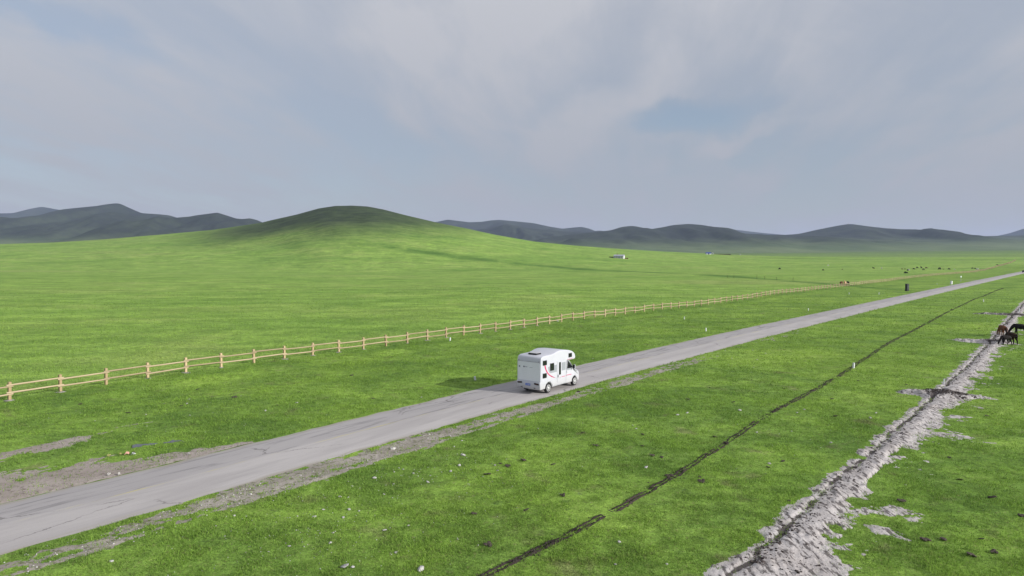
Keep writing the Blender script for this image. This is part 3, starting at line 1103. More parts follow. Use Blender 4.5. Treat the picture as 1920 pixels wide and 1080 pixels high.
DUNG = [dung_mesh(400 + i) for i in range(4)]
for d_ in DUNG:
    d_.materials.append(M_DUNG)
dspots = [(951, 876), (914, 892), (938, 871), (1037, 873), (982, 865), (1055, 932), (987, 959), (915, 1025), (889, 966), (1205, 837), (1224, 856), (1241, 859), (1117, 837), (1205, 815), (1093, 812), (1468, 866), (1290, 750), (1375, 755), (1566, 783), (1840, 1010), (1860, 934), (1735, 1012), (1770, 1012), (1865, 1035), (1820, 1040), (1916, 967), (1440, 877), (1340, 820), (1315, 905), (1312, 896), (1480, 940), (150, 756), (240, 773), (340, 760), (370, 730), (440, 745), (520, 760), (250, 850), (1866, 586), (1836, 615), (1470, 728), (1560, 748), (1650, 655), (1700, 720), (1085, 735), (660, 705), (790, 672), (560, 735), (700, 748), (1255, 895), (1610, 712), (1780, 860), (1850, 780), (1690, 940), (1800, 900)]
def dung_zone(px, py):
    if py < 700 and px > 1500:
        return 'dark dung lump in the far grass near the horses', 'dung near the horses'
    if px < 880:
        return 'dark dung lump in the grass between the fence and the road', 'dung between fence and road'
    if px > 1660:
        return 'dark dung lump in the grass right of the sand bank', 'dung right of the sand bank'
    sd_ = FURROW.coords(np.array([P(px, py)[0]]), np.array([P(px, py)[1]]))[1][0]
    if sd_ > 0:
        return 'dark dung lump in the grass between furrow and sand bank', 'dung between furrow and sand bank'
    return 'dark dung lump in the grass between the road and the furrow', 'dung between road and furrow'


for px, py in dspots:
    rock(px, py, rs_.uniform(0.28, 0.5), dung_zone(px, py)[0], 'dung', dung_zone(px, py)[1], 'dung_heap', random.choice(DUNG), 0.75 * rs_.uniform(.6, 1))

# broken soil along furrow, trench and heap: too many to count
def scatter_clods(name, pts, mat, label, seed, cat='soil'):
    rr = np.random.default_rng(seed)
    proto = []
    for i in range(5):
        me = rock_mesh('clod', 500 + i, 0.8, 0 if False else 1)
        co = np.array([vv.co[:] for vv in me.vertices])
        fa = np.array([p.vertices[:] for p in me.polygons])
        proto.append((co, fa))
        bpy.data.meshes.remove(me)
    V = []
    Fc = []
    o = 0
    for x, y, z, sz in pts:
        co, fa = proto[rr.integers(5)]
        a = rr.uniform(0, 6.28)
        c, s = math.cos(a), math.sin(a)
        rc = np.stack([co[:, 0] * c - co[:, 1] * s, co[:, 0] * s + co[:, 1] * c, co[:, 2] * rr.uniform(.6, 1)], 1) * sz
        V.append(rc + np.array([x, y, z]))
        Fc.append(fa + o)
        o += len(co)
    ob = link(name, np_mesh(name, np.concatenate(V), np.concatenate(Fc), False), mat)
    tag(ob, label, cat, None, 'stuff')
    return ob


pts = []
for num, mx_, my_, sx_, sy_ in ((210, 590, 985, 120, 55), (140, 830, 882, 100, 30), (70, 700, 960, 200, 70), (70, 1190, 672, 45, 16), (110, 1380, 665, 90, 22), (80, 450, 780, 240, 25), (120, 1350, 790, 220, 50)):
    for _ in range(num):
        px, py = rs_.gauss(mx_, sx_), rs_.gauss(my_, sy_)
        if py < 600 or py > 1100 or not clear_of_road(px, py):
            continue
        x, y = P(px, py)
        pts.append((x, y, z_at(x, y) + 0.012, rs_.uniform(0.025, 0.065)))
vs_ = 56 + 70 * RNG.random(700) ** 1.3
vt_ = HALF + RNG.uniform(0.4, 2.5, 700)
x, y = ROAD.at(vs_, vt_)
zv = terrain(x, y) + np.maximum(verge_h(vs_, vt_ - HALF), 0)
pts += [(a, b, c + 0.01, sz) for a, b, c, sz in zip(x, y, zv, RNG.uniform(0.03, 0.10, 700))]
scatter_clods('stone_chips', pts, M_STONE, 'pale stone chips strewn over the verge and the grass', 2, 'stones')
pts = []
nn = 2600
s_ = 2 + (FURROW.s[-1] - 4) * RNG.random(nn) ** 2.4
t_ = RNG.normal(0, 0.16, nn)
x, y = FURROW.at(s_, t_)
on = fbm(s_ / 2.7, s_ * 0 + 5, 3, 61) > -0.35
zc = terrain(x, y) + np.maximum(furrow_h(s_, t_), 0)
pts += [(a, b, c, sz) for a, b, c, sz, k in zip(x, y, zc, RNG.uniform(0.03, 0.11, nn) * (1 + s_ / 160), on) if k]
scatter_clods('soil_clods', pts, M_CLOD, 'broken dark clods lining the furrow', 3)
pts = []
nn = 1900
s_ = 22 + 190 * RNG.random(nn) ** 2.0
t_ = RNG.normal(0.15, 0.22, nn)
m2 = RNG.random(nn) < 0.28
t_[m2] = RNG.uniform(0.0, 2.0, m2.sum())
h1 = RNG.random(nn) < 0.25
s_[h1] = 59.8 + RNG.normal(0, 0.55, h1.sum())
t_[h1] = RNG.uniform(-0.8, 2.7, h1.sum())
hh, ee, _ = sand_h(s_, t_)
x, y = SAND.at(s_, t_)
zc = terrain(x, y) + hh
pts = [(a, b, c, sz) for a, b, c, sz, k in zip(x, y, zc, RNG.uniform(0.02, 0.13, nn) * (1 + s_ / 150), ee) if k > 0.2]
scatter_clods('trench_clods', pts, M_CLOD, 'dark clods scattered along the trench in the pale sand', 4)

# ------------------------------------------------------------------ fence
def wood(name, a, b):
    m, t, out = material(name)
    o = t.new('ShaderNodeTexCoord').outputs['Object']
    inf = t.new('ShaderNodeObjectInfo').outputs['Random']
    n = t.noise(t.scale(o, (1.2, 14, 14)), 2.0, 5, 0.65)
    col = t.mix(t.ramp(n, 0.3, 0.7), a, b)
    col = t.mul(1.0, col, t.mix(inf, (0.80, 0.78, 0.74), (1.15, 1.15, 1.15)))
    principled(t, out, col, 0.8, 0.2, n, 0.3, 0.01)
    return m


M_POST = wood('sawn_post_wood', (0.37, 0.282, 0.165), (0.48, 0.380, 0.230))
M_RAIL = wood('peeled_rail_wood', (0.33, 0.262, 0.168), (0.43, 0.352, 0.235))
M_PAD = simple('footing_concrete', (0.30, 0.28, 0.26), 0.9, 0.1, 0.2, 5)

bm = bmesh.new()
bm_box(bm, (0, 0, 0.5), (0.20, 0.20, 1.75))
bmesh.ops.bevel(bm, geom=[e for e in bm.edges], offset=0.02, segments=1, affect='EDGES')
for vv in bm.verts:
    if vv.co.z > 1.36:
        vv.co.x *= 0.72
        vv.co.y *= 0.72
post_me = bm_mesh(bm, 'post')
post_me.materials.append(M_POST)
bm = bmesh.new()
bm_tube(bm, (-0.5, 0, 0), (0.5, 0, 0), 0.068, 0.060, 8)
rail_me = bm_mesh(bm, 'rail', True)
rail_me.materials.append(M_RAIL)
bm = bmesh.new()
bmesh.ops.create_icosphere(bm, subdivisions=2, radius=0.5)
for vv in bm.verts:
    nz = random.Random(int(vv.co.x * 997 + vv.co.y * 331)).uniform(.8, 1.2)
    vv.co = Vector((vv.co.x * nz * .95, vv.co.y * nz * .8, vv.co.z * .10))
pad_me = bm_mesh(bm, 'footing')
pad_me.materials.append(M_PAD)

S0 = FENCE.coords(np.array([-36.96]), np.array([49.78]))[0][0]
sp = 3.46
s_posts = []
s = S0 - 3 * sp
while s < FENCE.s[-1] - 2:
    if s > 0.5:
        s_posts.append(s)
    s += sp
fx, fy = FENCE.at(np.array(s_posts), np.zeros(len(s_posts)))
fz = terrain(fx, fy)
fence = empty('wooden_fence', (fx[0], fy[0], fz[0]))
tag(fence, 'long two-rail wooden fence between the meadow and the roadside grass', 'fence')
org = Vector((fx[0], fy[0], fz[0]))
rr_ = random.Random(9)
post_tops = []
extra_bm = bmesh.new()
NP, NRAIL = 290, 292
cnt = 0
for i in range(len(fx)):
    p = Vector((fx[i], fy[i], fz[i]))
    j = min(i + 1, len(fx) - 1)
    k = max(i - 1, 0)
    rz_ = math.atan2(fy[j] - fy[k], fx[j] - fx[k])
    if i < NP:
        o = link('post', post_me, None, fence, p - org)
        o.rotation_euler = (rr_.gauss(0, .02), rr_.gauss(0, .02), rz_ + rr_.gauss(0, .05))
        if i < 26 and rr_.random() < 0.75:
            q = link('footing', pad_me, None, fence, p - org + Vector((0.05, -0.08, 0.01)))
            q.rotation_euler = (0, 0, rr_.uniform(0, 6))
            q.scale = (rr_.uniform(.55, 1.0),) * 2 + (1,)
    else:
        bm_box(extra_bm, p - org + Vector((0, 0, .65)), (0.16, 0.16, 1.4))
    if i + 1 < len(fx):
        p2 = Vector((fx[i + 1], fy[i + 1], fz[i + 1]))
        d = p2 - p
        for lev in (0.50, 1.07):
            side = 0.085 * (1 if (i % 2) else -1)
            nrm = Vector((d.y, -d.x, 0)).normalized() * 0.11
            off = Vector((0, 0, lev + (0.05 if i % 2 else -0.05) + rr_.uniform(-.02, .02)))
            mid = (p + p2) / 2 + nrm * (1 if i % 2 else 0.95) + off - org
            if cnt < NRAIL:
                o = link('rail', rail_me, None, fence, mid)
                o.rotation_euler = (0, -math.atan2(d.z, d.xy.length) + rr_.gauss(0, .008), math.atan2(d.y, d.x) + (math.pi if rr_.random() < .5 else 0) * 0)
                o.scale = (d.length + 0.42, 1, 1)
                cnt += 1
            else:
                u_ = d.normalized() * (d.length / 2 + .2)
                bm_tube(extra_bm, mid - u_, mid + u_, 0.08, 0.07, 5)
ef = link('far_fence_run', bm_mesh(extra_bm, 'far_fence_run'), M_RAIL, fence)
tag(ef, None, None, None, 'stuff')

# ------------------------------------------------------------------ camper van
def dusty_paint(name, col, rough):
    m, t, out = material(name)
    o = t.new('ShaderNodeTexCoord').outputs['Object']
    sp_ = t.new('ShaderNodeSeparateXYZ')
    t.put(sp_.inputs[0], o)
    n = t.noise(o, 1.6, 5, 0.6)
    st_ = t.noise(t.scale(o, (7, 7, 0.8)), 1.0, 4, 0.6)
    low = t.math('ADD', t.ramp(sp_.outputs[2], 0.35, 1.15, 0.75, 0.0), t.math('MULTIPLY', t.math('SUBTRACT', n, 0.45), 0.5), clamp=True)
    c = t.mix(t.ramp(n, 0.3, 0.7), tuple(q_ * 0.96 for q_ in col), tuple(q_ * 1.03 for q_ in col))
    c = t.mix(t.math('MULTIPLY', low, 0.45), c, (0.33, 0.30, 0.26))
    c = t.mix(t.math('MULTIPLY', t.ramp(st_, 0.56, 0.74), 0.16), c, (0.36, 0.35, 0.33))
    principled(t, out, c, rough, 0.45, coat=0.15)
    return m


M_WHITE = dusty_paint('camper_white', (0.52, 0.53, 0.585), 0.32)
M_GREYP = simple('camper_grey_panel', (0.29, 0.31, 0.34), 0.4, 0.4, 0.03, 1.5)
M_REARP = simple('camper_rear_panel', (0.74, 0.765, 0.81), 0.35, 0.4, 0.03, 1.2)
M_TRIM = simple('black_trim', (0.015, 0.015, 0.017), 0.45, 0.4, 0.2, 4)
M_TYRE = simple('tyre_rubber', (0.022, 0.022, 0.023), 0.8, 0.2, 0.2, 6)
M_GLASS = simple('dark_window_glass', (0.012, 0.014, 0.017), 0.06, 0.6, 0.1, 2)
M_RED = simple('crimson_stripe', (0.50, 0.035, 0.12), 0.4, 0.4, 0.06, 3)
M_SIL = simple('silver_stripe', (0.42, 0.42, 0.45), 0.4, 0.4, 0.05, 3)
M_HUB = simple('wheel_cover_silver', (0.52, 0.52, 0.53), 0.35, 0.5, 0.08, 5, metal=0.25)
M_LAMP = simple('tail_lamp_red', (0.07, 0.008, 0.010), 0.2, 0.5, 0.2, 5)
M_PLATE = simple('blue_plate', (0.045, 0.12, 0.52), 0.4, 0.4, 0.06, 4)
M_PWHITE = simple('plate_lettering', (0.75, 0.76, 0.78), 0.5, 0.3, 0.02, 4)
M_INK = simple('grey_lettering', (0.10, 0.115, 0.16), 0.5, 0.3, 0.1, 4)
M_INK2 = simple('pale_grey_lettering', (0.20, 0.22, 0.26), 0.5, 0.3, 0.1, 4)
M_CLEAR = simple('headlamp', (0.62, 0.64, 0.66), 0.1, 0.6, 0.05, 4)


def poly_offset(pts, d):
    n = len(pts)
    out = []
    for i in range(n):
        p0, p1, p2 = Vector(pts[i - 1]), Vector(pts[i]), Vector(pts[(i + 1) % n])
        a = (p1 - p0).normalized()
        b = (p2 - p1).normalized()
        na = Vector((-a.y, a.x))
        nb = Vector((-b.y, b.x))
        m = (na + nb)
        if m.length < 1e-6:
            m = na
        m.normalize()
        k = d / max(0.45, m.dot(na))
        out.append(p1 + m * k)
    return out


def arc(cx, cz, r, a0, a1, n):
    return [(cx + r * math.cos(R(a0 + (a1 - a0) * i / n)), cz + r * math.sin(R(a0 + (a1 - a0) * i / n))) for i in range(n + 1)]


def extrude_profile(name, pts, half, rnd, width=None):
    """side profile (x,z) counter-clockwise, lofted across y with rounded shoulders; width(x,z)-> factor"""
    secs = []
    for k in range(5):
        a = math.pi / 2 * k / 4
        secs.append((-(half - rnd + rnd * math.cos(a)), rnd * (1 - math.sin(a))))
    secs = secs + [(-y, o) for y, o in secs[::-1]]
    bm = bmesh.new()
    rings = []
    for y, o in secs:
        pp = poly_offset(pts, o)
        rings.append([bm.verts.new((p.x, y * (width(p.x, p.y) if width else 1.0), p.y)) for p in pp])
    n = len(pts)
    for a, b in zip(rings[:-1], rings[1:]):
        for i in range(n):
            j = (i + 1) % n
            bm.faces.new((a[i], a[j], b[j], b[i]))
    c1 = bm.faces.new(rings[0])
    c2 = bm.faces.new(rings[-1][::-1])
    bmesh.ops.triangulate(bm, faces=[c1, c2])
    me = bm_mesh(bm, name, True)
    for p in me.polygons:
        if abs(p.normal.y) > 0.98:
            p.use_smooth = False
    return me


def patch_mesh(name, poly, y, th=0.008):
    """flat piece on the right-hand flank: polygon of (x,z) at y, given a thickness"""
    bm = bmesh.new()
    a = [bm.verts.new((x, y, z)) for x, z in poly]
    b = [bm.verts.new((x, y - th, z)) for x, z in poly]
    bm.faces.new(a)
    bm.faces.new(b[::-1])
    for i in range(len(poly)):
        j = (i + 1) % len(poly)
        bm.faces.new((a[i], a[j], b[j], b[i]))
    return bm_mesh(bm, name)


def rot_copy(me, name):
    c = me.copy()
    c.name = name
    for vv in c.vertices:
        vv.co.y = -vv.co.y
    c.flip_normals()
    return c


hd = R(38.2)
ROADTOP = ROAD_Z + 0.02
van = empty('camper_van', (1.27, 52.02, ROADTOP), math.pi / 2 - hd)
tag(van, 'white alcove camper van driving away along the concrete road', 'camper van')

RA, FA, WR = 1.10, 4.93, 0.37
body_prof = ([(0.06, 0.34)] + [(0.62, 0.36)] + arc(RA, 0.36, 0.46, 178, 2, 14) + [(1.62, 0.36), (3.50, 0.40), (3.56, 1.2), (3.60, 2.16), (3.75, 2.21), (4.66, 2.21), (4.80, 2.26), (4.85, 2.36), (4.81, 2.54), (4.68, 2.72), (4.40, 2.88), (4.0, 3.00), (3.4, 3.08), (2.7, 3.13), (2.25, 3.09), (1.85, 2.99), (1.5, 2.93), (0.8, 2.92), (0.38, 2.90), (0.20, 2.85), (0.09, 2.74), (0.05, 2.58), (0.03, 2.45), (0.02, 0.98), (-0.05, 0.92), (-0.06, 0.45), (-0.02, 0.36)])
body = link('body', extrude_profile('body', body_prof, 1.14, 0.085), M_WHITE, van)
cab_prof = ([(3.42, 0.36), (4.38, 0.36)] + arc(FA, 0.36, 0.44, 178, 2, 12) + [(5.50, 0.30), (5.74, 0.34), (5.80, 0.50), (5.80, 0.78), (5.76, 0.95), (5.66, 1.10), (5.45, 1.20), (5.15, 1.30), (4.92, 1.38), (4.80, 1.46), (4.20, 2.26), (4.05, 2.34), (3.42, 2.36)])


def cab_w(x, z):
    f = 1.0 - 0.15 * max(0, (z - 1.25)) / 1.1
    if x > 5.0:
        f *= 1 - 0.16 * min(1, (x - 5.0) / 0.8) ** 1.8
    return f


cab = link('cab', extrude_profile('cab', cab_prof, 1.03, 0.07, cab_w), M_WHITE, van)
under = box_mesh('underbody', (2.9, 0, 0.52), (5.3, 1.46, 0.44), 0.03)
link('underbody', under, M_TRIM, van)
under2 = box_mesh('rear_axle_guard', (1.1, 0, 0.36), (0.12, 1.5, 0.12), 0.02)
link('axle', under2, M_TRIM, van)
link('axle', box_mesh('axle', (FA, 0, 0.36), (0.12, 1.5, 0.12), 0.02), M_TRIM, van)

# wheels
bm = bmesh.new()
ringp = [(0.0, -0.0), (0.20, -0.02), (0.24, -0.0), (0.335, 0.0), (0.362, 0.02), (WR, 0.055), (WR, 0.165), (0.362, 0.20), (0.335, 0.22), (0.0, 0.22)]
rings = []
for rr2, yy2 in ringp[1:-1]:
    rings.append([bm.verts.new((rr2 * math.cos(2 * math.pi * i / 32), yy2, rr2 * math.sin(2 * math.pi * i / 32))) for i in range(32)])
for a, b in zip(rings[:-1], rings[1:]):
    for i in range(32):
        j = (i + 1) % 32
        bm.faces.new((a[i], a[j], b[j], b[i]))
bm.faces.new(rings[0])
bm.faces.new(rings[-1][::-1])
tyre_me = bm_mesh(bm, 'wheel', True)
bm = bmesh.new()
rings = []
for rr2, yy2 in [(0.262, 0.012), (0.262, -0.012), (0.235, -0.028), (0.205, -0.012), (0.11, -0.020), (0.085, -0.040), (0.02, -0.044)]:
    rings.append([bm.verts.new((rr2 * math.cos(2 * math.pi * i / 32), yy2 - (0.006 if (rr2 < .22 and rr2 > .1 and (i // 2) % 2) else 0), rr2 * math.sin(2 * math.pi * i / 32))) for i in range(32)])
for a, b in zip(rings[:-1], rings[1:]):
    for i in range(32):
        j = (i + 1) % 32
        bm.faces.new((a[i], a[j], b[j], b[i]))
bm.faces.new(rings[-1][::-1])
hub_me = bm_mesh(bm, 'wheel_cover', True)
bm = bmesh.new()
for k in range(8):
    a = 2 * math.pi * k / 8
    M = Matrix.Rotation(a, 4, 'Y')
    bm_box(bm, (0.158, -0.020, 0), (0.05, 0.012, 0.035), M)
slot_me = bm_mesh(bm, 'vent_slot')
for ax, yy2, flip in ((RA, -1.10, 0), (FA, -1.02, 0), (RA, 1.10, 1), (FA, 1.02, 1)):
    wv_ = link('wheel', tyre_me, M_TYRE, van, (ax, yy2, WR))
    if flip:
        wv_.rotation_euler = (0, 0, math.pi)
    link('wheel_cover', hub_me, M_HUB, wv_)
    link('vent_slots', slot_me, M_TRIM, wv_)

YR = -1.140


def window(x0, x1, z0, z1, y=YR, nm='window', fw=0.045):
    bm = bmesh.new()
    bm_box(bm, ((x0 + x1) / 2, y, (z0 + z1) / 2), (x1 - x0, 0.05, z1 - z0))
    bmesh.ops.bevel(bm, geom=[e for e in bm.edges if abs((e.verts[0].co - e.verts[1].co).normalized().y) > .9], offset=0.03, segments=3, affect='EDGES')
    fr = link(nm, bm_mesh(bm, nm), M_TRIM, van)
    bm = bmesh.new()
    bm_box(bm, ((x0 + x1) / 2, y - 0.022, (z0 + z1) / 2), (x1 - x0 - 2 * fw, 0.012, z1 - z0 - 2 * fw))
    bmesh.ops.bevel(bm, geom=[e for e in bm.edges if abs((e.verts[0].co - e.verts[1].co).normalized().y) > .9], offset=0.025, segments=3, affect='EDGES')
    link('pane', bm_mesh(bm, 'pane'), M_GLASS, fr)
    link('drip_rail', box_mesh('drip_rail', ((x0 + x1) / 2, y - 0.020, z1 + 0.03), (x1 - x0 + 0.02, 0.05, 0.035), 0.008), M_SIL, fr)
    return fr


# grey graphic panels along the flank
link('side_panel', patch_mesh('side_panel', [(0.98, 2.02), (1.06, 1.72), (1.22, 1.52), (1.40, 1.50), (2.16, 1.50), (2.16, 2.06), (1.5, 2.06)], YR), M_GREYP, van)
link('side_panel', patch_mesh('side_panel', [(2.86, 1.50), (3.40, 1.50), (3.40, 2.14), (2.86, 2.14)], YR), M_GREYP, van)
window(0.27, 0.80, 2.20, 2.56)
window(0.26, 0.78, 1.22, 1.58)
window(1.24, 1.76, 1.68, 2.24, YR - 0.004)
window(3.80, 4.28, 2.43, 2.75)
# door with its tall window
dr = link('entrance_door', patch_mesh('entrance_door', [(2.22, 0.62), (2.80, 0.62), (2.80, 2.30), (2.22, 2.30)], YR, 0.014), M_WHITE, van)
link('pane', patch_mesh('pane', [(2.44, 1.22), (2.70, 1.22), (2.70, 2.20), (2.44, 2.20)], YR - 0.012, 0.014), M_GLASS, dr)
link('handle', box_mesh('handle', (2.30, YR - 0.035, 1.14), (0.06, 0.04, 0.22), 0.012), M_TRIM, dr)
gap_me = patch_mesh('door_gap', [(2.195, 0.60), (2.215, 0.60), (2.215, 2.32), (2.195, 2.32)], YR, 0.004)
link('door_seam', gap_me, M_SIL, dr)
# opposite flank, simpler
for x0, x1, z0, z1 in ((0.3, 0.8, 2.2, 2.56), (1.3, 2.1, 1.7, 2.25), (3.8, 4.3, 2.46, 2.8)):
    link('window', box_mesh('window', ((x0 + x1) / 2, 1.14, (z0 + z1) / 2), (x1 - x0, 0.05, z1 - z0), 0.02), M_GLASS, van)


# stripes
def ribbon(name, pts, wid, mat, y=YR, th=0.010):
    up, dn = [], []
    n = len(pts)
    for i, (x, z) in enumerate(pts):
        a = Vector(pts[max(i - 1, 0)])
        b = Vector(pts[min(i + 1, n - 1)])
        d = (b - a).normalized()
        nn_ = Vector((-d.y, d.x))
        wd = wid(i / (n - 1)) if callable(wid) else wid
        up.append((x + nn_.x * wd, z + nn_.y * wd))
        dn.append((x - nn_.x * wd, z - nn_.y * wd))
    bm = bmesh.new()
    U = [bm.verts.new((x, y - th, z)) for x, z in up]
    Dn = [bm.verts.new((x, y - th, z)) for x, z in dn]
    for i in range(n - 1):
        bm.faces.new((U[i], U[i + 1], Dn[i + 1], Dn[i]))
    r = bmesh.ops.extrude_face_region(bm, geom=bm.faces[:])
    for g in r['geom']:
        if isinstance(g, bmesh.types.BMVert):
            g.co.y += th * 0.95
    return link(name, bm_mesh(bm, name), mat, van)


def bez(p0, p1, p2, p3, n=20):
    out = []
    for i in range(n + 1):
        t = i / n
        out.append(tuple(((1 - t) ** 3 * np.array(p0) + 3 * (1 - t) ** 2 * t * np.array(p1) + 3 * (1 - t) * t * t * np.array(p2) + t ** 3 * np.array(p3))))
    return out


ribbon('red_stripe', bez((0.55, 2.20), (0.68, 1.75), (0.95, 1.32), (1.92, 1.07)), lambda t: 0.058 * (1 - t) ** 0.6 + 0.012 if t > .02 else 0.05, M_RED)
ribbon('silver_stripe', bez((1.42, 1.30), (1.75, 1.15), (2.0, 1.02), (2.19, 1.00)), lambda t: 0.012, M_SIL)
for x0, x1 in ((2.55, 2.66), (2.84, 3.28), (3.42, 3.48)):
    ribbon('red_stripe', [(x0, 1.015), (x1, 1.01)], 0.020, M_RED, YR if x1 > 2.81 else YR - 0.010)
ribbon('silver_stripe', [(2.34, 0.955), (2.72, 0.95)], 0.012, M_SIL, YR - 0.010)
ribbon('red_stripe', [(3.60, 1.01), (4.40, 1.00)], 0.020, M_RED, -1.032)
ribbon('silver_stripe', [(3.66, 2.285), (4.44, 2.31)], 0.012, M_RED, YR)
ribbon('red_stripe', [(4.44, 2.33), (4.74, 2.35)], 0.030, M_RED, YR + 0.018)


# cab door, window, mirror, windscreen, lamps
def cab_y(x, z, proud=0.006):
    return -1.03 * cab_w(x, z) - proud


def cab_patch(name, poly, mat, proud=0.006, th=0.02, parent=van, side=-1):
    bm = bmesh.new()
    a = [bm.verts.new((x, -side * cab_y(x, z, proud), z)) for x, z in poly]
    b = [bm.verts.new((x, -side * cab_y(x, z, proud - th), z)) for x, z in poly]
    bm.faces.new(a)
    bm.faces.new(b[::-1])
    for i in range(len(poly)):
        j = (i + 1) % len(poly)
        bm.faces.new((a[i], a[j], b[j], b[i]))
    return link(name, bm_mesh(bm, name), mat, parent)


for sd in (-1, 1):
    cab_patch('cab_side_panel', [(3.56, 1.40), (4.46, 1.40), (4.44, 1.50), (4.28, 1.55), (3.70, 1.56), (3.66, 2.10), (3.58, 2.10)], M_GREYP, 0.004, 0.02, van, sd)
    wd_ = cab_patch('cab_window', [(3.66, 1.60), (3.78, 1.52), (4.40, 1.50), (4.50, 1.56), (4.46, 1.72), (4.14, 2.12), (4.06, 2.17), (3.66, 2.17)], M_TRIM, 0.008, 0.02, van, sd)
    cab_patch('pane', [(3.72, 1.62), (3.80, 1.58), (4.38, 1.555), (4.44, 1.60), (4.41, 1.71), (4.10, 2.08), (4.04, 2.12), (3.72, 2.12)], M_GLASS, 0.014, 0.02, wd_, sd)
    cab_patch('cab_door_seam', [(3.545, 0.50), (3.56, 0.50), (3.56, 1.42), (3.545, 1.42)], M_SIL, 0.004, 0.01, van, sd)
    cab_patch('door_handle', [(3.64, 1.20), (3.80, 1.20), (3.80, 1.25), (3.64, 1.25)], M_SIL, 0.03, 0.04, van, sd)
    mr = link('wing_mirror', box_mesh('wing_mirror', (4.56, sd * 1.20, 1.62), (0.13, 0.20, 0.34), 0.035, 3), M_WHITE, van)
    link('mirror_glass', box_mesh('mirror_glass', (4.493, sd * 1.20, 1.62), (0.012, 0.17, 0.30), 0.004), M_TRIM, mr)
    link('mirror_arm', box_mesh('mirror_arm', (4.56, sd * 1.03, 1.58), (0.06, 0.2, 0.06), 0.012), M_TRIM, mr)
    link('headlamp', box_mesh('headlamp', (5.52, sd * 0.66, 1.00), (0.26, 0.26, 0.15), 0.05, 3), M_CLEAR, van)
bm = bmesh.new()
pv = [(4.79, 0.80, 1.50), (4.79, -0.80, 1.50), (4.25, -0.74, 2.22), (4.25, 0.74, 2.22)]
off_ = Vector((0.8, 0, 0.6)) * 0.018
q0 = [bm.verts.new(Vector(p) + off_) for p in pv]
q1 = [bm.verts.new(Vector(p) - off_) for p in pv]
bm.faces.new(q0)
bm.faces.new(q1[::-1])
for i in range(4):
    j = (i + 1) % 4
    bm.faces.new((q0[i], q0[j], q1[j], q1[i]))
link('windscreen', bm_mesh(bm, 'windscreen'), M_GLASS, van)
link('grille', box_mesh('grille', (5.80, 0, 0.80), (0.03, 0.9, 0.18), 0.01), M_TRIM, van)
link('front_bumper_trim', box_mesh('front_bumper_trim', (5.78, 0, 0.46), (0.06, 1.3, 0.14), 0.02), M_TRIM, van)


# tail: panel, bumper, lamps, plate, lettering   (x = 0 plane faces backwards)
def rear_box(name, y, z, wy, hz, mat, depth=0.02, x=0.02, bevel=0.0, parent=van, rot=0.0):
    bm = bmesh.new()
    bm_box(bm, (0, 0, 0), (depth, wy, hz))
    if bevel:
        bmesh.ops.bevel(bm, geom=[e for e in bm.edges if abs((e.verts[0].co - e.verts[1].co).normalized().x) > .9], offset=bevel, segments=3, affect='EDGES')
    bmesh.ops.rotate(bm, verts=bm.verts, matrix=Matrix.Rotation(rot, 3, 'X'))
    bmesh.ops.translate(bm, verts=bm.verts, vec=(x, y, z))
    return link(name, bm_mesh(bm, name), mat, parent)


rp = rear_box('rear_panel', 0, 1.71, 2.06, 1.44, M_REARP, 0.016, 0.022, 0.05)
rear_box('panel_lip', 0, 2.455, 2.10, 0.022, M_SIL, 0.03, 0.02, 0, rp)
rear_box('catch', 0.02, 2.47, 0.34, 0.03, M_SIL, 0.05, 0.02, 0, rp)
for sd in (-1, 1):
    rear_box('clearance_lamp', sd * 0.96, 2.50, 0.07, 0.04, M_TRIM, 0.04, 0.03, 0.01)
    lp = rear_box('tail_lamp', sd * 0.80, 0.80, 0.46, 0.125, M_TRIM, 0.05, -0.055, 0.035, van, R(-5) * sd)
    rear_box('lens', sd * 0.80, 0.80, 0.30, 0.05, M_LAMP, 0.02, -0.078, 0.015, lp, R(-5) * sd)
    rear_box('reflector', sd * 0.62, 0.47, 0.17, 0.05, M_TRIM, 0.03, -0.06, 0.012)
pl = rear_box('licence_plate', 0.02, 0.70, 0.46, 0.16, M_PLATE, 0.02, -0.058, 0.015)
# white characters of the plate, as small strokes
rp2 = random.Random(77)
for k in range(7):
    yk = 0.02 + 0.175 - k * 0.058
    ch = bmesh.new()
    for st in range(3):
        if rp2.random() < .5:
            bm_box(ch, (-0.071, yk + rp2.choice((-.012, .012, 0)), 0.70), (0.004, 0.011, 0.085))
        else:
            bm_box(ch, (-0.0715, yk, 0.70 + (st - 1) * 0.037), (0.0045, 0.034, 0.012))
    link('character', bm_mesh(ch, 'character'), M_PWHITE, pl)
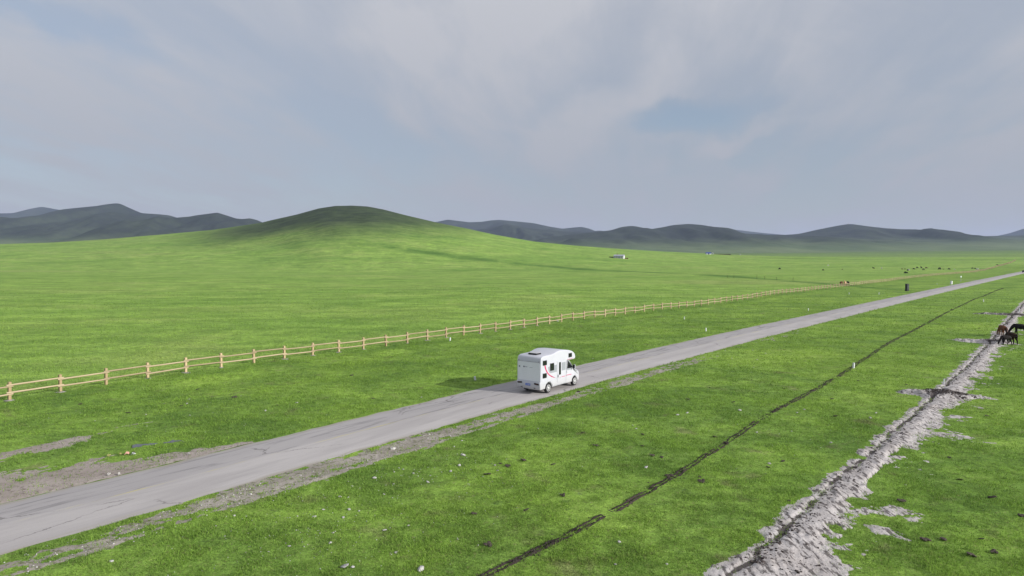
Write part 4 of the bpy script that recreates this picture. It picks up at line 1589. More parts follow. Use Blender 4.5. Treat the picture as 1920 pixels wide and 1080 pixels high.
# emblem and lettering on the tail
bm = bmesh.new()
bmesh.ops.create_circle(bm, cap_ends=True, segments=24, radius=0.062)
bmesh.ops.rotate(bm, verts=bm.verts, matrix=Matrix.Rotation(R(90), 3, 'Y'))
r_ = bmesh.ops.extrude_face_region(bm, geom=bm.faces[:])
for g in r_['geom']:
    if isinstance(g, bmesh.types.BMVert):
        g.co.x -= 0.012
emb = bm_mesh(bm, 'emblem')
link('emblem', emb, M_INK, rp, (0.012, 0.88, 2.02))
e2 = link('emblem', emb, M_INK, rp, (0.012, 0.45, 2.03))
e2.data = emb
rl = random.Random(31)
for y0, count, mt, hh_ in ((0.33, 4, M_INK2, 0.055), (-0.10, 9, M_INK2, 0.030)):
    for k in range(count):
        ch = bmesh.new()
        cw = hh_ * 0.75
        yk = y0 - k * (cw + hh_ * 0.28)
        zk = 2.03 - (0.02 if count > 5 else 0)
        for st in range(4):
            if rl.random() < .5:
                bm_box(ch, (0.0095, yk + rl.choice((-.45, 0, .45)) * cw, zk), (0.005, hh_ * .16, hh_))
            else:
                bm_box(ch, (0.010, yk, zk + rl.choice((-.45, 0, .45)) * hh_), (0.005, cw, hh_ * .16))
        link('letter', bm_mesh(ch, 'letter'), mt, rp)
# roof hatch: open skylight
hatch = link('roof_hatch', box_mesh('roof_hatch', (0.86, 0.05, 2.965), (0.66, 0.78, 0.13), 0.02), M_TRIM, van)
lid = box_mesh('hatch_lid', (0, 0, 0), (0.60, 0.70, 0.035), 0.012)
lo = link('hatch_lid', lid, M_WHITE, hatch, (0.90, 0.05, 3.035))
lo.rotation_euler = (0, R(-5), 0)
for xs in (0.92, 2.20, 3.46):
    link('panel_seam', patch_mesh('panel_seam', [(xs, 0.45), (xs + 0.012, 0.45), (xs + 0.012, 1.40), (xs, 1.40)], YR, 0.003), M_SIL, van)
link('skirt_trim', patch_mesh('skirt_trim', [(1.64, 0.44), (3.48, 0.47), (3.48, 0.50), (1.64, 0.47)], YR, 0.006), M_GREYP, van)
link('locker_flap', patch_mesh('locker_flap', [(0.20, 0.80), (0.58, 0.80), (0.58, 1.10), (0.20, 1.10)], YR, 0.004), M_WHITE, van)
link('fuel_flap', patch_mesh('fuel_flap', [(0.40, 0.72), (0.46, 0.72), (0.46, 0.78), (0.40, 0.78)], YR, 0.006), M_SIL, van)

# ------------------------------------------------------------------ animals
def skin_mesh(name, joints, edges, sub=2):
    me = bpy.data.meshes.new(name + '_sk')
    names = list(joints)
    me.from_pydata([joints[k][0] for k in names], [(names.index(a), names.index(b)) for a, b in edges], [])
    ob = bpy.data.objects.new(name + '_sk', me)
    COL.objects.link(ob)
    ob.modifiers.new('skin', 'SKIN')
    for i, k in enumerate(names):
        r = joints[k][1]
        me.skin_vertices[0].data[i].radius = tuple(q_ * 1.28 for q_ in r)
    me.skin_vertices[0].data[0].use_root = True
    sb = ob.modifiers.new('sub', 'SUBSURF')
    sb.levels = sub
    sb.render_levels = sub
    dg = bpy.context.evaluated_depsgraph_get()
    res = bpy.data.meshes.new_from_object(ob.evaluated_get(dg))
    res.name = name
    for p in res.polygons:
        p.use_smooth = True
    bpy.data.objects.remove(ob)
    bpy.data.meshes.remove(me)
    return res


def quadruped(kind, graze=True, stride=0.0):
    horse = kind == 'horse'
    k = dict()
    zb = 1.16 if horse else 1.02
    rb = 0.25 if horse else 0.29
    k['hip'] = ((-0.55, 0, zb + 0.05), (0.25, 0.27))
    k['mid'] = ((0.0, 0, zb - 0.03), (rb, rb + 0.03))
    k['chest'] = ((0.50, 0, zb + 0.0), (0.24, 0.28))
    k['neck0'] = ((0.74, 0, zb + 0.08), (0.15, 0.20))
    if graze:
        k['neck1'] = ((1.05, 0.02, zb - 0.28), (0.10, 0.14))
        k['poll'] = ((1.28, 0.03, zb - 0.62), (0.085, 0.11))
        k['cheek'] = ((1.36, 0.03, zb - 0.78), (0.085, 0.11))
        k['muzzle'] = ((1.40, 0.03, zb - 1.02), (0.055, 0.06))
    else:
        k['neck1'] = ((1.02, 0.0, zb + 0.38), (0.09, 0.14))
        k['poll'] = ((1.18, 0.0, zb + 0.62), (0.085, 0.10))
        k['cheek'] = ((1.32, 0.0, zb + 0.56), (0.085, 0.10))
        k['muzzle'] = ((1.54, 0.0, zb + 0.40), (0.055, 0.06))
    k['tail0'] = ((-0.80, 0, zb + 0.10), (0.07, 0.07))
    E_ = [('hip', 'mid'), ('mid', 'chest'), ('chest', 'neck0'), ('neck0', 'neck1'), ('neck1', 'poll'), ('poll', 'cheek'), ('cheek', 'muzzle'), ('hip', 'tail0')]
    for sd, ph in ((-1, stride), (1, -stride)):
        y = 0.17 * sd
        n_ = 'R' if sd < 0 else 'L'
        k['sh' + n_] = ((0.50, y, zb - 0.22), (0.12, 0.13))
        k['el' + n_] = ((0.47 + ph * .3, y, zb - 0.46), (0.085, 0.085))
        k['kn' + n_] = ((0.50 + ph * .7, y, 0.40), (0.055, 0.055))
        k['fe' + n_] = ((0.49 + ph, y, 0.13), (0.042, 0.042))
        k['ho' + n_] = ((0.52 + ph, y, 0.02), (0.055, 0.055))
        E_ += [('chest', 'sh' + n_), ('sh' + n_, 'el' + n_), ('el' + n_, 'kn' + n_), ('kn' + n_, 'fe' + n_), ('fe' + n_, 'ho' + n_)]
        k['th' + n_] = ((-0.58, y, zb - 0.20), (0.15, 0.17))
        k['st' + n_] = ((-0.50 - ph * .3, y, zb - 0.44), (0.105, 0.11))
        k['hk' + n_] = ((-0.72 - ph * .7, y, 0.48), (0.062, 0.065))
        k['hf' + n_] = ((-0.66 - ph, y, 0.14), (0.043, 0.043))
        k['hh' + n_] = ((-0.62 - ph, y, 0.02), (0.055, 0.055))
        E_ += [('hip', 'th' + n_), ('th' + n_, 'st' + n_), ('st' + n_, 'hk' + n_), ('hk' + n_, 'hf' + n_), ('hf' + n_, 'hh' + n_)]
    k = {q_: ((v_[0][0] * 0.88, v_[0][1], v_[0][2]), v_[1]) for q_, v_ in k.items()}
    return skin_mesh(kind, k, E_, 1), k


def tube_path_mesh(name, pts, radii, n=7):
    bm = bmesh.new()
    for i in range(len(pts) - 1):
        bm_tube(bm, pts[i], pts[i + 1], radii[i], radii[i + 1], n)
    return bm_mesh(bm, name, True)


def coat(name, base, dark, low=None):
    m, t, out = material(name)
    o = t.new('ShaderNodeTexCoord').outputs['Object']
    sp_ = t.new('ShaderNodeSeparateXYZ')
    t.put(sp_.inputs[0], o)
    n = t.noise(o, 2.2, 4)
    col = t.mix(t.ramp(n, 0.35, 0.65), base, dark)
    if low:
        col = t.mix(t.ramp(sp_.outputs[2], 0.62, 0.42), col, low)
    principled(t, out, col, 0.75, 0.10)
    return m


MH_BLACK = coat('black_coat', (0.012, 0.011, 0.011), (0.020, 0.016, 0.014))
MH_BAY = coat('bay_coat', (0.040, 0.022, 0.014), (0.022, 0.014, 0.011), (0.012, 0.010, 0.010))
MH_CHEST = coat('chestnut_coat', (0.15, 0.066, 0.034), (0.09, 0.040, 0.024), (0.20, 0.14, 0.10))
MH_TAN = coat('tan_coat', (0.52, 0.33, 0.21), (0.44, 0.25, 0.15))
MH_BROWN = coat('brown_coat', (0.11, 0.060, 0.038), (0.07, 0.040, 0.028))
MH_WHITE = coat('white_coat', (0.55, 0.53, 0.50), (0.45, 0.43, 0.40))
M_MANE = simple('dark_mane', (0.015, 0.012, 0.011), 0.8, 0.2, 0.3, 8)
M_MANE2 = simple('pale_mane', (0.42, 0.29, 0.19), 0.8, 0.2, 0.3, 8)

horse_g, hj = quadruped('horse', True, 0.10)
horse_w, hw = quadruped('horse', True, -0.16)
horse_up, hu = quadruped('horse', False, 0.05)
cow_g, cj = quadruped('cow', True, 0.06)
cow_u, cu = quadruped('cow', False, -0.06)


def make_horse(px, py, heading, mat, mane, scale, label, mesh, kj, group='horses grazing by the sand bank'):
    x, y = P(px, py)
    rt = empty('horse', (x, y, z_at(x, y)), heading)
    rt.scale = (scale,) * 3
    tag(rt, label, 'horse', group)
    b = bpy.data.objects.new('body', mesh.copy())
    COL.objects.link(b)
    b.parent = rt
    b.data.materials.clear()
    b.data.materials.append(mat)
    n0, n1, po, ck = (Vector(kj[q_][0]) for q_ in ('neck0', 'neck1', 'poll', 'cheek'))
    up = Vector((0.10, 0, 0.13)) if kj['muzzle'][0][2] < 0.8 else Vector((-0.10, 0, 0.10))
    link('mane', tube_path_mesh('mane', [n0 + up * 1.0, (n0 + n1) / 2 + up * 1.0, n1 + up * 0.8, po + up * 0.7], [0.03, 0.055, 0.05, 0.03]), mane, rt)
    t0 = Vector(kj['tail0'][0])
    link('tail', tube_path_mesh('tail', [t0, t0 + Vector((-.10, 0, -.10)), t0 + Vector((-.13, 0.01, -.45)), t0 + Vector((-.10, 0.02, -.82))], [0.05, 0.06, 0.075, 0.02]), mane, rt)
    for sd in (-1, 1):
        link('ear', tube_path_mesh('ear', [po + Vector((0, sd * .05, .04)), po + Vector((.03, sd * .07, .17))], [0.035, 0.006], 5), mat, rt)
    return rt


make_horse(1880, 629, R(82), MH_CHEST, M_MANE, 1.0, 'chestnut horse facing away at the far end of the white sand', horse_g, hj)
make_horse(1913, 627.5, R(150), MH_BLACK, M_MANE, 1.07, 'black horse grazing, cut by the right edge', horse_w, hw)
make_horse(1896.5, 644, R(92), MH_BAY, M_MANE, 1.02, 'dark bay horse with its hindquarters towards us beside the sand', horse_g, hj)
make_horse(1886, 645.5, R(186), MH_BLACK, M_MANE, 0.82, 'small black foal grazing against the bay horse', horse_w, hw)

CB = 'cattle grazing beyond the fence'
cows = [
    (1462, 505.5, 200, MH_BLACK, 'black cow alone in the meadow, farthest left of the herd', cow_g, 1.15),
    (1543, 507.5, 20, MH_BLACK, 'small dark cow, second from the left of the herd', cow_g, 0.9),
    (1553, 502.5, 190, MH_WHITE, 'pale cow behind the second dark cow from the left', cow_g, 0.95),
    (1579, 506, 10, MH_BROWN, 'tiny brown calf alone above the gap in the fence line', cow_g, 0.6),
    (1638, 504.5, 175, MH_BLACK, 'black cow standing left of the white cow in the meadow', cow_u, 1.1),
    (1653, 504.5, 80, MH_WHITE, 'white cow facing us alone in the meadow', cow_u, 1.05),
    (1691, 505.5, 0, MH_BROWN, 'small brown cow at the left end of the tight herd', cow_g, 0.75),
    (1697, 505.5, 170, MH_BROWN, 'second small brown cow at the left end of the tight herd', cow_g, 0.7),
    (1701.5, 508, 25, MH_BLACK, 'black cow right behind the dark shrub in the meadow', cow_g, 0.95),
    (1704.5, 507.5, 100, MH_WHITE, 'white cow next to the black cow behind the shrub', cow_u, 0.95),
    (1713, 505.5, 5, MH_BLACK, 'dark cow grazing at the front left of the tight herd', cow_g, 1.05),
    (1720, 504.2, 185, MH_BLACK, 'dark cow in the middle of the tight herd, head low', cow_g, 1.1),
    (1727.5, 504.2, 95, MH_BLACK, 'black cow seen end-on in the middle of the tight herd', cow_u, 1.2),
    (1731, 506.2, 0, MH_BLACK, 'black cow in front of the one seen end-on', cow_g, 1.05),
    (1737, 504.5, 180, MH_BROWN, 'long brown cow at the right of the tight herd', cow_g, 1.1),
    (1762, 506, 195, MH_BLACK, 'large black cow right of the tight herd', cow_g, 1.5),
    (1768.5, 505.5, 10, MH_BROWN, 'brown calf at the tail of the large black cow', cow_g, 0.6),
    (1779, 506, 0, MH_BLACK, 'dark cow lying low near the far fence', cow_g, 1.05),
    (1790, 506.5, 90, MH_WHITE, 'pale small cow close to the far fence', cow_u, 0.7),
    (1823.5, 504.5, 180, MH_BLACK, 'dark cow at the fence, left of the pale cows', cow_g, 0.9),
    (1828, 504.8, 10, MH_BLACK, 'dark cow at the fence touching the pale cows', cow_g, 0.9),
    (1833, 506.2, 170, MH_WHITE, 'pale cow crowding the far fence', cow_g, 1.2),
    (1870, 502.5, 120, MH_BLACK, 'lone black cow right at the far fence near the right edge', cow_u, 1.0),
    (1289, 477.2, 5, MH_BLACK, 'dark speck of a cow on the slope between the two farms', cow_g, 1.1),
]


def make_cow(px, py, head, mat, label, mesh, scale, group=CB):
    x, y = P(px, py)
    for _ in range(6):                      # settle on the rising ground
        x, y = P(px, py, min(z_at(x, y), 9.0))
    o = bpy.data.objects.new('cow', mesh.copy())
    o.data.materials.clear()
    o.data.materials.append(mat)
    COL.objects.link(o)
    o.location = (x, y, z_at(x, y))
    o.rotation_euler = (0, 0, R(head))
    o.scale = (scale,) * 3
    tag(o, label, 'cow', group)
    return o


for px, py, hdg, mt, lb, msh, sc in cows[:-1]:
    make_cow(px, py, hdg, mt, lb, msh, sc)
make_cow(1577.5, 535.2, 40, MH_CHEST, 'reddish brown cow pressed behind the fence beside the tan cow', cow_g, 1.15, 'cattle standing at the fence')
make_cow(1584, 536.2, 238, MH_TAN, 'pale tan cow standing at the wooden fence', cow_u, 1.25, 'cattle standing at the fence')
make_cow(1589.5, 534.6, 80, MH_BLACK, 'black cow right of the tan cow at the wooden fence', cow_g, 1.1, 'cattle standing at the fence')

# ------------------------------------------------------------------ marker stones and other small things
M_MARK = simple('marker_white_paint', (0.66, 0.68, 0.70), 0.6, 0.3, 0.1, 6)


def marker(px, py, h, label, group, tilt=0.05, w_=0.16):
    x, y = P(px, py)
    bm = bmesh.new()
    bm_box(bm, (0, 0, h / 2 - 0.05), (w_, w_ * 0.8, h + 0.1))
    bmesh.ops.bevel(bm, geom=bm.edges[:], offset=0.018, segments=2, affect='EDGES')
    for vv in bm.verts:
        if vv.co.z > h * .6:
            vv.co.x *= .86
    o = link('marker_post', bm_mesh(bm, 'marker_post'), M_MARK, None, (x, y, z_at(x, y)))
    o.rotation_euler = (rs_.gauss(0, tilt), rs_.gauss(0, tilt), R(rs_.uniform(30, 60)))
    tag(o, label, 'marker post', group)


G_ = 'white marker posts in the grass'
marker(891, 713, 0.34, 'white marker stub in the grass inside the camper van shadow edge', G_)
marker(843.5, 640, 0.46, 'white marker post just below the wooden fence, left of the van roof', G_, 0.12)
marker(1283, 598, 0.44, 'white marker post in the grass between fence and road, upper of two', G_)
marker(1323.5, 621, 0.48, 'white marker post close above the far road edge, lower of two', G_)
marker(1600, 688.5, 0.52, 'white marker post beside the dark furrow at the right', G_, 0.1, 0.2)
marker(1515.5, 582, 0.46, 'white marker post above the road, right of the other two', G_)
marker(1844, 566.5, 0.62, 'white marker post at the far part of the furrow', G_)
marker(1592, 553, 0.5, 'tiny white marker post below the tan cow at the fence', G_)
marker(1648, 552.5, 0.6, 'tiny white marker post left of the dark cabinet', G_)
marker(1783.5, 533, 1.3, 'pale grey delineator post at the road edge before the sign', G_, 0.02, 0.7)
marker(1757, 533.5, 0.6, 'tiny white marker post right of the dark cabinet', G_)
marker(1911, 585, 0.9, 'pale post on the dark soil heap near the right edge', G_)
marker(1769, 721, 0.52, 'small white stake on the crossing sand heap', G_, 0.15, 0.10)

# crumpled white bag at the fence foot
bag = rock_mesh('plastic_bag', 611, 0.7, 2)
bag.materials.append(M_MARK)
rock(1045, 601.5, 0.62, 'crumpled white bag at the foot of the fence', 'bag', None, 'plastic_bag', bag, 0.7)

# litter beside the puddle
M_PINK = simple('litter_pink', (0.60, 0.32, 0.27), 0.6, 0.3, 0.2, 8)
M_YEL = simple('litter_yellow', (0.30, 0.29, 0.11), 0.6, 0.3, 0.2, 8)


def litter(px, py, sx, sy, mat, label):
    x, y = P(px, py)
    bm = bmesh.new()
    bmesh.ops.create_grid(bm, x_segments=4, y_segments=4, size=0.5)
    rq = random.Random(px)
    for vv in bm.verts:
        vv.co = Vector((vv.co.x * sx * rq.uniform(.8, 1.2), vv.co.y * sy * rq.uniform(.8, 1.2), 0.05 + rq.uniform(0, .12)))
    r_ = bmesh.ops.extrude_face_region(bm, geom=bm.faces[:])
    for g in r_['geom']:
        if isinstance(g, bmesh.types.BMVert):
            g.co.z -= 0.035
    o = link('litter', bm_mesh(bm, 'litter'), mat, None, (x, y, z_at(x, y)))
    o.rotation_euler = (0, 0, rq.uniform(0, 3))
    tag(o, label, 'litter', 'litter between the puddle and the road')


litter(238, 853, 0.22, 0.16, M_PINK, 'crumpled pink rag, largest piece of litter by the puddle')
litter(250, 853.5, 0.22, 0.12, M_MARK, 'white scrap of paper right of the pink rag')
litter(226, 854, 0.17, 0.10, M_YEL, 'yellow wrapper left of the pink rag')
litter(204, 857, 0.14, 0.09, M_YEL, 'small mustard wrapper farthest left by the puddle')
litter(204, 893, 0.12, 0.08, M_STONE, 'white scrap on the bare earth beside the road, left')
litter(223, 891.5, 0.11, 0.07, M_STONE, 'white scrap on the bare earth beside the road, right')
litter(354, 853, 0.11, 0.07, M_STONE, 'white scrap at the road edge right of the puddle')

# dark cabinet
M_CAB = simple('cabinet_charcoal', (0.022, 0.026, 0.028), 0.55, 0.35, 0.15, 3)
M_CAB2 = simple('cabinet_panel', (0.036, 0.043, 0.045), 0.5, 0.35, 0.15, 3)
x, y = P(1700.5, 546)
cb = empty('utility_cabinet', (x, y, z_at(x, y)), R(35))
tag(cb, 'tall dark cabinet standing on the grass at the far road edge', 'cabinet')
link('plinth', box_mesh('plinth', (0, 0, 0.2), (1.26, 0.7, 0.5), 0.02), M_TRIM, cb)
link('housing', box_mesh('housing', (0, 0, 1.32), (1.18, 0.62, 1.74), 0.02), M_CAB, cb)
link('roof', box_mesh('roof', (0, 0, 2.22), (1.28, 0.72, 0.07), 0.015), M_TRIM, cb)
for sx in (-.29, .29):
    dd_ = link('door', box_mesh('door', (sx, -0.322, 1.32), (0.55, 0.03, 1.64), 0.008), M_CAB2, cb)
    link('handle', box_mesh('handle', (sx * .2, -0.345, 1.3), (0.03, 0.03, 0.16), 0.006), M_SIL, dd_)

# road sign
M_SIGN = simple('sign_pale', (0.62, 0.68, 0.70), 0.4, 0.4, 0.05, 4)
M_GALV = simple('galvanised', (0.42, 0.43, 0.44), 0.45, 0.4, 0.1, 6, metal=0.4)
x, y = P(1801.5, 529)
sg = empty('road_sign', (x, y, z_at(x, y)), R(32))
tag(sg, 'small pale road sign on a post beyond the cabinet', 'road sign')
bm = bmesh.new()
bm_tube(bm, (0, 0, -.1), (0, 0, 2.5), 0.05, 0.05, 8)
link('post', bm_mesh(bm, 'post'), M_GALV, sg)
bm = bmesh.new()
for a in range(4):
    pass
pts_ = [(-.42, 2.05), (.42, 2.05), (.42, 2.30), (0, 2.78), (-.42, 2.30)]
A_ = [bm.verts.new((px_, -0.07, z_)) for px_, z_ in pts_]
B_ = [bm.verts.new((px_, -0.04, z_)) for px_, z_ in pts_]
bm.faces.new(A_)
bm.faces.new(B_[::-1])
for i in range(5):
    bm.faces.new((A_[i], A_[(i + 1) % 5], B_[(i + 1) % 5], B_[i]))
link('panel', bm_mesh(bm, 'panel'), M_SIGN, sg)

# gravel pull-in by the sign
pp = [P(1804, 526.5), P(1832, 526.2), P(1830, 523.8), P(1812, 523.8)]
sS = np.linspace(0, 1, 24)
vv_ = []
cxp = sum(p[0] for p in pp) / 4
cyp = sum(p[1] for p in pp) / 4
ax_ = Vector((pp[1][0] - pp[0][0], pp[1][1] - pp[0][1]))
for ring, rr2 in enumerate((0.0, 0.5, 1.0)):
    for i in range(24):
        a = 2 * math.pi * i / 24
        k = rr2 * (1 + .2 * math.sin(3 * a + 1) + .1 * math.sin(7 * a))
        X_ = cxp + k * (ax_.x * .5 * math.cos(a) - 0.7 * math.sin(a) * 4)
        Y_ = cyp + k * (ax_.y * .5 * math.cos(a) + 0.7 * math.sin(a) * 4)
        vv_.append((X_, Y_, z_at(X_, Y_) + 0.05 - 0.06 * rr2))
fa = []
for ring in range(2):
    for i in range(24):
        j = (i + 1) % 24
        fa.append((ring * 24 + i, ring * 24 + j, (ring + 1) * 24 + j, (ring + 1) * 24 + i))
gp = link('gravel_patch', np_mesh('gravel_patch', np.array(vv_), np.array(fa)), M_VERGE)
tag(gp, 'pale gravel pull-in beside the far road sign', None, None, 'structure')


# shrub
def leaf_ball(n, rx, ry, rz, leaf, seed):
    rq = np.random.default_rng(seed)
    d = rq.normal(size=(n, 3))
    d /= np.linalg.norm(d, axis=1)[:, None]
    rad_ = rq.random(n) ** 0.4 * (0.8 + 0.35 * np.sin(d[:, 0] * 5 + seed) * np.cos(d[:, 1] * 4))
    c = d * rad_[:, None] * np.array([rx, ry, rz])
    c[:, 2] = np.abs(c[:, 2]) + 0.05
    a = rq.normal(size=(n, 3))
    a /= np.linalg.norm(a, axis=1)[:, None]
    b = np.cross(a, rq.normal(size=(n, 3)))
    b /= np.linalg.norm(b, axis=1)[:, None]
    v = np.stack([c - a * leaf, c + b * leaf * .5, c + a * leaf, c - b * leaf * .5], 1)
    return np_mesh('crown', v.reshape(-1, 3), np.arange(4 * n).reshape(-1, 4), False)


M_LEAF = simple('dark_leaves', (0.030, 0.055, 0.020), 0.7, 0.2, 0.4, 2)
M_BARK = simple('bark', (0.07, 0.05, 0.035), 0.9, 0.1, 0.3, 5)
x, y = P(1698, 512)
sb_ = empty('shrub', (x, y, z_at(x, y)))
tag(sb_, 'low dark shrub in the meadow in front of the herd', 'shrub')
link('crown', leaf_ball(900, 1.5, 1.1, 1.3, 0.16, 3), M_LEAF, sb_)
bm = bmesh.new()
for k in range(5):
    bm_tube(bm, (0, 0, -.1), (math.cos(k * 1.25) * .7, math.sin(k * 1.25) * .6, .8), .05, .02, 5)
link('trunk', bm_mesh(bm, 'trunk'), M_BARK, sb_)

# thin poles in the wet line of the meadow
for i, (px, py, h) in enumerate(((1419, 523.5, 2.2), (1434, 524, 1.6), (1364, 521, 1.5), (1376, 521.5, 1.5), (1456, 525, 1.4), (1487, 526, 1.6))):
    x, y = P(px, py)
    bm = bmesh.new()
    bm_tube(bm, (0, 0, -.1), (rs_.gauss(0, .1), rs_.gauss(0, .1), h), .07, .05, 6)
    bm_tube(bm, (0, 0, h * .7), (.22, .05, h * .86), .035, .02, 5)
    o = link('stake', bm_mesh(bm, 'stake'), M_BARK, None, (x, y, z_at(x, y)))
    names_ = ['tallest thin stake in the wet line of the meadow', 'thin stake right of the tallest stake in the meadow', 'first thin stake from the left in the meadow line', 'second thin stake from the left in the meadow line', 'thin stake between the tallest stakes and the fence', 'thin stake nearest the fence in the meadow line']
    tag(o, names_[i], 'stake', 'thin stakes in the meadow')

# distant dark car on the road at the right edge
x, y = P(1919.5, 511.2)
car = empty('car', (x, y, z_at(x, y) + ROADTOP), R(50))
tag(car, 'dark car far off on the road, cut by the right edge', 'car')
M_CARP = simple('car_paint_dark', (0.02, 0.022, 0.026), 0.25, 0.5, 0.1, 2, coat=0.4)
link('body', extrude_profile('body', [(0, .35), (.55, .3)] + arc(.85, .34, .36, 178, 2, 8) + [(3.0, .3)] + arc(3.5, .34, .36, 178, 2, 8) + [(4.3, .35), (4.35, .7), (4.1, .9), (3.2, 1.02), (2.5, 1.55), (.7, 1.6), (.15, 1.05), (0, .9)], .9, .08), M_CARP, car)
for ax in (.85, 3.5):
    for sd in (-1, 1):
        o = link('wheel', tyre_me, None, car, (ax, sd * .88, .33))
        o.scale = (.9, .9, .9)
        o.rotation_euler = (0, 0, math.pi if sd > 0 else 0)
link('window', patch_mesh('window', [(.75, 1.08), (2.95, 1.08), (2.42, 1.48), (.85, 1.50)], -.9, .01), M_GLASS, car)
link('rear_window', box_mesh('rear_window', (.38, 0, 1.3), (.10, 1.3, .36), .03), M_GLASS, car)

# ------------------------------------------------------------------ farmhouses on the slope
def on_ray(px, py, far0=300, far1=3000):
    """first point where the sight line through a pixel meets the terrain"""
    d = pixel_dir(px, py)
    t = np.arange(far0, far1, 1.0)
    X = d.x * t
    Y = d.y * t
    Z = CAM_H + d.z * t
    g = terrain(X, Y)
    i = np.argmax(Z <= g)
    if Z[i] > g[i]:
        i = np.argmin(Z - g)
    return float(X[i]), float(Y[i]), float(g[i])


M_WALLW = simple('whitewash', (0.60, 0.60, 0.62), 0.85, 0.1, 0.08, 1.0)
M_ROOFG = simple('grey_sheet_roof', (0.34, 0.36, 0.42), 0.6, 0.3, 0.1, 1.0)
M_BLUE = simple('blue_painted_sheet', (0.03, 0.055, 0.24), 0.5, 0.3, 0.15, 1.0)
M_BRICK = simple('red_brick', (0.22, 0.09, 0.07), 0.9, 0.1, 0.2, 3)


def gabled(root, L, Wd, hw_, hr, wall, roof):
    """house along local x; gable towards +x"""
    bm = bmesh.new()
    pr = [(-Wd / 2, -1.0), (Wd / 2, -1.0), (Wd / 2, hw_), (0, hr), (-Wd / 2, hw_)]
    a = [bm.verts.new((-L / 2, y_, z_)) for y_, z_ in pr]
    b = [bm.verts.new((L / 2, y_, z_)) for y_, z_ in pr]
    bm.faces.new(a[::-1])
    bm.faces.new(b)
    for i in range(5):
        j = (i + 1) % 5
        bm.faces.new((a[i], a[j], b[j], b[i]))
    link('wall', bm_mesh(bm, 'wall'), wall, root)
    bm = bmesh.new()
    sl = (hr - hw_) / (Wd / 2)
    for sd in (-1, 1):
        y1 = sd * (Wd / 2 + .35)
        z1 = hw_ - sl * .35
        c = [(-L / 2 - .3, 0, hr), (L / 2 + .3, 0, hr), (L / 2 + .3, y1, z1), (-L / 2 - .3, y1, z1)]
        lo_ = [bm.verts.new((p[0], p[1], p[2] + .03)) for p in c]
        hi_ = [bm.verts.new((p[0], p[1], p[2] + .16)) for p in c]
        bm.faces.new(lo_)
        bm.faces.new(hi_[::-1])
        for i in range(4):
            j = (i + 1) % 4
            bm.faces.new((lo_[i], lo_[j], hi_[j], hi_[i]))
    return link('roof', bm_mesh(bm, 'roof'), roof, root)


x, y, z = on_ray(1161, 484.2)
dist = math.hypot(x, y)
k = dist / 1280.0
hs = empty('farmhouse', (x, y, z), R(-28))
tag(hs, 'white farmhouse with a pale roof on the slope of the meadow', 'farmhouse')
L_, W_ = 19 * k, 8.0 * k
rf = gabled(hs, L_, W_, 4.0 * k, 6.4 * k, M_WALLW, M_ROOFG)
link('chimney', box_mesh('chimney', (-L_ * .22, 0.4, 7.2 * k), (1.0 * k, 1.0 * k, 3.0 * k), .05), M_BRICK, rf)
for i in range(4):
    xx = -L_ * .38 + i * L_ * .22
    wn = link('window' if i != 2 else 'door', box_mesh('window', (xx, -W_ / 2, (2.2 if i != 2 else 1.7) * k), (1.7 * k, .16, (1.8 if i != 2 else 3.0) * k), .03), M_BLUE, hs)
    if i != 2:
        link('pane', box_mesh('pane', (xx, -W_ / 2 - .07, 2.2 * k), (1.2 * k, .08, 1.3 * k), .02), M_GLASS, wn)
gw = link('window', box_mesh('window', (L_ / 2, 0, 2.4 * k), (.16, 1.4 * k, 1.5 * k), .03), M_BLUE, hs)
# yard wall
for sx, ln_ in ((-1, 9 * k), (1, 7 * k)):
    xw = sx * (L_ / 2 + ln_ / 2 + .6)
    M_ = box_mesh('yard_wall', (0, 0, 0.3), (ln_, .4, 1.4), .04)
    o = link('yard_wall', M_, M_BRICK if sx > 0 else M_BARK, None, hs.matrix_world @ Vector((0, 0, 0)))
    c_, s_ = math.cos(R(-28)), math.sin(R(-28))
    X_, Y_ = x + c_ * xw, y + s_ * xw
    o.location = (X_, Y_, z_at(X_, Y_))
    o.rotation_euler = (0, 0, R(-28))
    tag(o, 'low dark yard wall left of the white farmhouse' if sx < 0 else 'low brick yard wall right of the white farmhouse', 'wall')

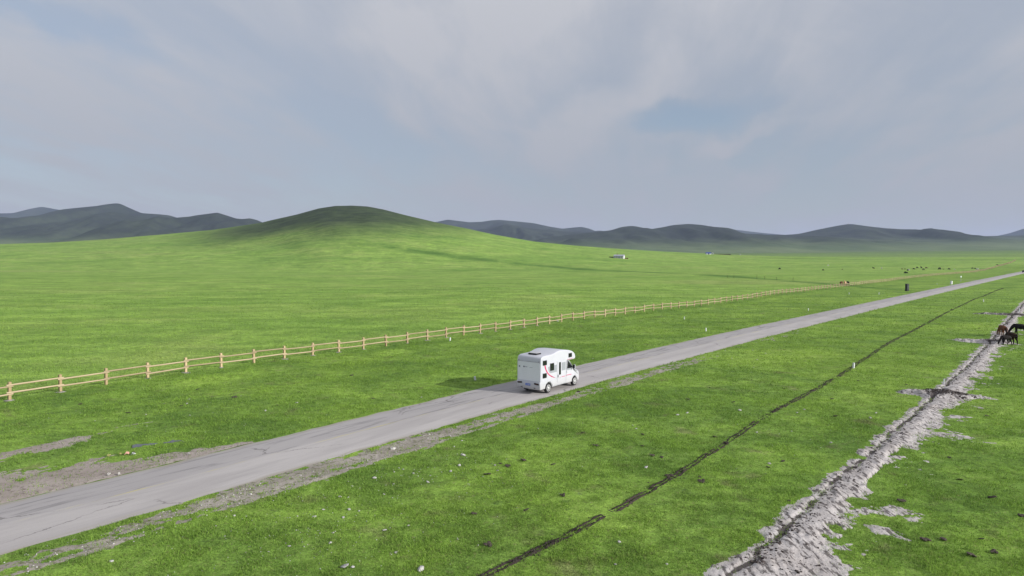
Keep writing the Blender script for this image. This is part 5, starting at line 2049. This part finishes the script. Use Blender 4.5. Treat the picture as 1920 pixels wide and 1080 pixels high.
# second farm, far right of it
x, y, z = on_ray(1328, 477.0, 600, 2600)
k = math.hypot(x, y) / 1280.0
b2 = empty('barn', (x, y, z), R(4))
tag(b2, 'low blue-roofed barn on the far slope', 'barn')
gabled(b2, 9 * k, 5 * k, 1.9 * k, 3.6 * k, M_WALLW, M_BLUE)
link('door', box_mesh('door', (0, -2.5 * k, 1.0 * k), (2 * k, .2, 2 * k), .03), M_TRIM, b2)
x2, y2, z2 = on_ray(1336, 477.0, 600, 2600)
b3 = empty('shed', (x2, y2, z2), R(70))
tag(b3, 'small white shed at the right end of the blue-roofed barn', 'shed')
gabled(b3, 4 * k, 3 * k, 2.2 * k, 3.6 * k, M_WALLW, M_ROOFG)
link('door', box_mesh('door', (0, -1.5 * k, 1.0 * k), (1 * k, .2, 1.8 * k), .03), M_TRIM, b3)
x3, y3, z3 = on_ray(1354, 477.3, 600, 2600)
o = link('stockyard_wall', box_mesh('stockyard_wall', (0, 0, .2 * k), (32 * k, 1.2, 1.8 * k), .05), M_CLOD, None, (x3, y3, z3))
tag(o, 'long low dark stockyard wall right of the white shed', 'wall')
x4, y4, z4 = on_ray(1388, 477.8, 600, 2600)
b4 = empty('hut', (x4, y4, z4), R(20))
tag(b4, 'tiny pale hut at the far end of the stockyard wall', 'hut')
gabled(b4, 3.2 * k, 2.4 * k, 1.2 * k, 2.0 * k, M_WALLW, M_ROOFG)
link('door', box_mesh('door', (0, -1.2 * k, .6 * k), (.7 * k, .2, 1.1 * k), .03), M_TRIM, b4)

# ------------------------------------------------------------------ haze
m, t, out = material('air')
pvn = t.new('ShaderNodeVolumePrincipled')
pvn.inputs['Color'].default_value = (0.55, 0.64, 0.96, 1)
pvn.inputs['Density'].default_value = 0.000046
pvn.inputs['Anisotropy'].default_value = 0.0
t.l.new(pvn.outputs[0], out.inputs['Volume'])
hz = link('haze', box_mesh('haze', (0, 0, 277), (31000, 31000, 566)), m)
tag(hz, 'thin bluish summer haze over the plain', 'haze', None, 'stuff')
